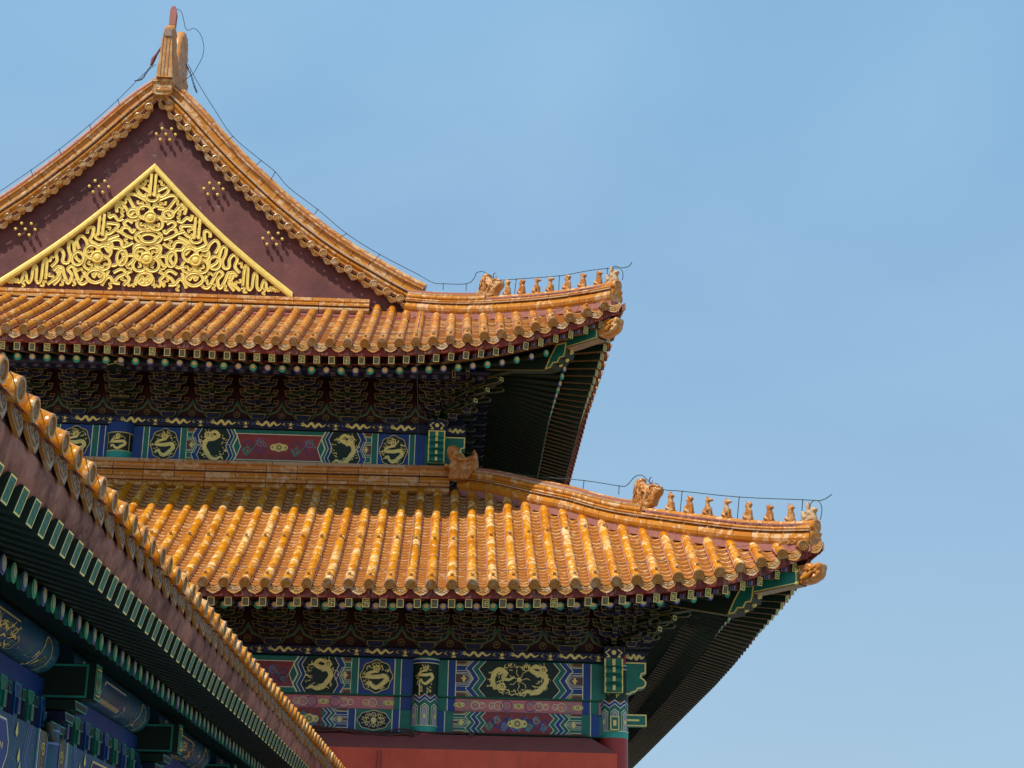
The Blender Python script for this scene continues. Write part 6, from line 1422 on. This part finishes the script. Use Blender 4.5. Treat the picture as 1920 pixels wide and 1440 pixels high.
def speckle(D, x0, x1, z0, z1, n, l=2):
    for k in range(n):
        x = random.uniform(x0, x1); z = random.uniform(z0, z1); r = random.uniform(.004, .009); D.disc(x, z, r, r, random.choice(('ltblue', 'teal', 'goldim')), l, 6)
        if k % 4 == 0: D.line([(x, z), (x + .03, z + .02), (x + .05, z)], .005, 'ltblue', l)
random.seed(11)
mb = MB(); n = 24
for i in range(len(bays) - 1):
    a, b = bays[i] + .30, bays[i + 1] - .30
    mb.tube([GW(PN, a, PH), GW(PN, b, PH)], PR, 'gblue', 24)
    D = Decor(mb, lambda x, z, h: GW(PN + (PR + h) * math.cos((z) / PR), x, PH + (PR + h) * math.sin(z / PR)), sub=.2)
    z0, z1 = -.46, .10; c = (a + b) / 2
    speckle(D, a + .5, b - .5, z0, z1, 200, 1)
    for s in (-1, 1): end_motif(D, a if s > 0 else b, z0, z1, s, 2)
    panel(D, c - .62, c + .62, z0 + .06, z1 - .04, i % 2, 2)
    for s in (-1, 1):
        for k in range(4): D.line([(c + s * (.70 + .05 * k), z0), (c + s * (.76 + .05 * k), (z0 + z1) / 2), (c + s * (.70 + .05 * k), z1)], .012, ('white', 'teal', 'ltblue', 'goldim')[k], 3)
gp_ = gpart(mb, 'painted_purlin', gal, 'round blue purlin painted with gold and pale cloud bands')
mb = MB(); HB2 = 2.49
mb.beam(GW(PN - .02, T0 - 3, HB2 - .10), GW(PN - .02, T1, HB2 - .10), .12, .24, 'blue', wG)
gpart(mb, 'blue_board', gal)
# small bracket blocks below the board
mb = MB(); 
for k in range(4):
    for s in (0,): pass
def gblock(kind):
    m = MB(); c1 = 'green' if kind else 'blue'
    m.plate([(-.10, .16), (-.10, .10), (-.06, .06), (-.06, -.12), (-.03, -.16), (.03, -.16), (.06, -.12), (.06, .06), (.10, .10), (.10, .16)], lambda a, b, c: Vector((.12 + c, a, b)), c1, 'teal', .010, .2)
    m.plate([(-.035, -.11), (.035, -.11), (.035, .03), (-.035, .03)], lambda a, b, c: Vector((.15 + c, a, b)), c1, 'worn2', .008, .04)
    for dy in (-.16, .16): m.plate([(dy - .05, .05), (dy + .05, .05), (dy + .05, .15), (dy - .05, .15)], lambda a, b, c: Vector((.10 + c, a, b)), 'green_dk' if kind else 'blue_dk', 'teal', .008, .15)
    for dy in (-.08, .08): m.box((.02, dy, -.02), .14, .05, .20, 'blue_dk')
    m.lathe((.10, .11, .02), (1, 0, 0), [(.03, 0), (.028, .02), (0, .03)], 'pink', 8)
    return m
gb = [None, None]; t = T0; k = 0; gbm = [gblock(0), gblock(1)]; BH = 2.15
while t < T1:
    u = k % 2; o = gbm[u].build('bracket_block') if gb[u] is None else dup(gb[u]); gb[u] = gb[u] or o
    ginst(o, gal, PN - .02, t, BH); t += .46; k += 1
# beam heads over the columns
for i, tt in enumerate(bays[1:-1]):
    mb = MB()
    f = lambda a, b, c: GW(-4.02 + c, tt + a, 2.50 + b)
    mb.plate([(-.12, -.17), (.12, -.17), (.12, .17), (-.12, .17)], f, 'green_dk', 'teal', .022, .9)
    D = Decor(mb, lambda x, z, h: GW(-4.02 + h, tt + x, 2.50 + z)); D.line([(-.08, -.125), (.08, -.125), (.08, .125), (-.08, .125)], .014, 'goldline', 2, True); D.rect(-.06, .06, -.105, .105, 'teal', 3); D.swirl(0, 0, .05, 'green', .014, 1.3, 1, 1, 4)
    D = Decor(mb, lambda x, z, h: GW(x, tt - .125 - h, 2.50 + z)); D.line([(-4.8, -.15), (-4.1, -.15), (-4.1, .15), (-4.8, .15)], .02, 'teal', 1)
    for k, (ww, hh) in enumerate(((.26, .10), (.20, .24), (.30, .34))):
        mb.plate([(-ww, -.22 - .10 * k), (-ww + .06, -.30 - .10 * k), (ww - .06, -.30 - .10 * k), (ww, -.22 - .10 * k)], lambda a, b, c: GW(-4.16 - .10 * k + c, tt + a, 2.52 + b), 'blue_dk' if k % 2 else 'green_dk', 'teal', .012, .5)
    mb.tube([GW(-4.4, tt + .30 * math.sin(q), 2.16 - .22 * math.cos(q)) for q in np.linspace(-1.3, 1.3, 9)], .05, 'green_dk', 8)
    gpart(mb, 'beam_head', gal, None)
# large lintel with painted bays and the upright strut pieces
for (z0, z1, nn, nm) in ((1.42, 1.99, -4.40, 'painted_lintel'), (.62, 1.04, -4.42, 'lower_lintel')):
    mb = MB(); random.seed(13)
    mb.beam(GW(nn - .2, T0 - 3, (z0 + z1) / 2), GW(nn - .2, T1, (z0 + z1) / 2), .4, z1 - z0, 'gblue', wG)
    D = Decor(mb, lambda x, z, h: GW(nn + .0 + h, x, z))
    DU = Decor(mb, lambda x, z, h: GW(nn - z, x, z0 - h))
    for i in range(len(bays) - 1):
        a, b = bays[i] + .25, bays[i + 1] - .25; c = (a + b) / 2
        speckle(D, a, b, z0, z1, 260, 1)
        for s in (-1, 1):
            e = a if s > 0 else b
            D.rect(min(e, e + s * .22), max(e, e + s * .22), z0, z1, 'worn', 2); D.swirl(e + s * .11, z0 + (z1 - z0) * .3, .07, 'goldline', .012, 1.5, 1, 1, 3); D.swirl(e + s * .11, z0 + (z1 - z0) * .7, .07, 'goldline', .012, 1.5, -1, 1, 3)
            for q, cc in ((.0, 'ltblue'), (.24, 'ltblue'), (.29, 'white'), (.34, 'teal')): D.line([(e + s * q, z0), (e + s * q, z1)], .022, cc, 4)
            for q in (.55, .60, .66): D.line([(e + s * q, z0), (e + s * (q + .12), (z0 + z1) / 2), (e + s * q, z1)], .012, 'ltblue', 3)
            for k in range(3): x = e + s * random.uniform(.8, 1.1); z = random.uniform(z0 + .1, z1 - .1); D.poly([(x, z), (x + .05, z + .10), (x + .09, z + .0), (x + .05, z - .04)], 'goldline', 3)
        panel(D, c - .70, c + .70, z0 + .03, z1 - .03, (i + 1) % 2, 2)
    gpart(mb, nm, gal, 'blue painted lintel with gold and pale patterns')
for tt in bays:
    mb = MB(); mb.tube([GW(-4.58, tt, 2.1), GW(-4.58, tt, 1.2)], .235, 'gblue', 20); mb.tube([GW(-4.62, tt, 1.21), GW(-4.62, tt, -1.6)], .21, 'colred', 20)
    for hh in (1.3, 1.45, 1.9, 2.02): mb.tube([GW(-4.58, tt, hh), GW(-4.58, tt, hh + .02)], .238, 'ltblue', 20, False)
    gpart(mb, 'gallery_column', gal)
    mb = MB()
    for dt in (-1, 1):
        mb.plate([(0, 0), (dt * .75, .0), (dt * .62, -.08), (dt * .45, -.10), (dt * .35, -.20), (dt * .2, -.24), (dt * .1, -.38), (0, -.40)], lambda a, b, c: GW(-4.50 + c, tt + dt * .2 + a, 1.40 + b), 'blue', 'teal', .02, .08)
        mb.plate([(dt * .06, -.05), (dt * .5, -.04), (dt * .3, -.12), (dt * .1, -.25)], lambda a, b, c: GW(-4.49 + c, tt + dt * .2 + a, 1.40 + b), 'teal', 'goldline', .012, .01)
    gpart(mb, 'beam_bracket_wing', gal)

mb = MB(); mb.beam(GW(-4.6, T0 - 3, 1.2), GW(-4.6, T1, 1.2), .1, .32, 'blue_dk', wG)
mb.beam(GW(-4.75, T0 - 3, -2.0), GW(-4.75, T1, -2.0), .2, 5.2, 'friezered', wG)
mb.beam(GW(-4.9, T0 - 3, 2.9), GW(-4.9, T1, 2.9), .1, .9, 'blue_dk', wG); gpart(mb, 'back_wall', gal)
# wire along the row of end tiles
mb = MB(); mb.tube([GW(-GL - .02 - .015 * math.sin(t * 3.1), t, HE + .075 + .012 * math.sin(t * 5)) for t in np.arange(T0, 20, .3)], .004, 'wire', 5)
o = mb.build('lightning_wire', None, GW(-GL, T0, HE)); o['label'] = 'thin wire running along the eave end tiles of the near gallery'; o['category'] = 'wire'
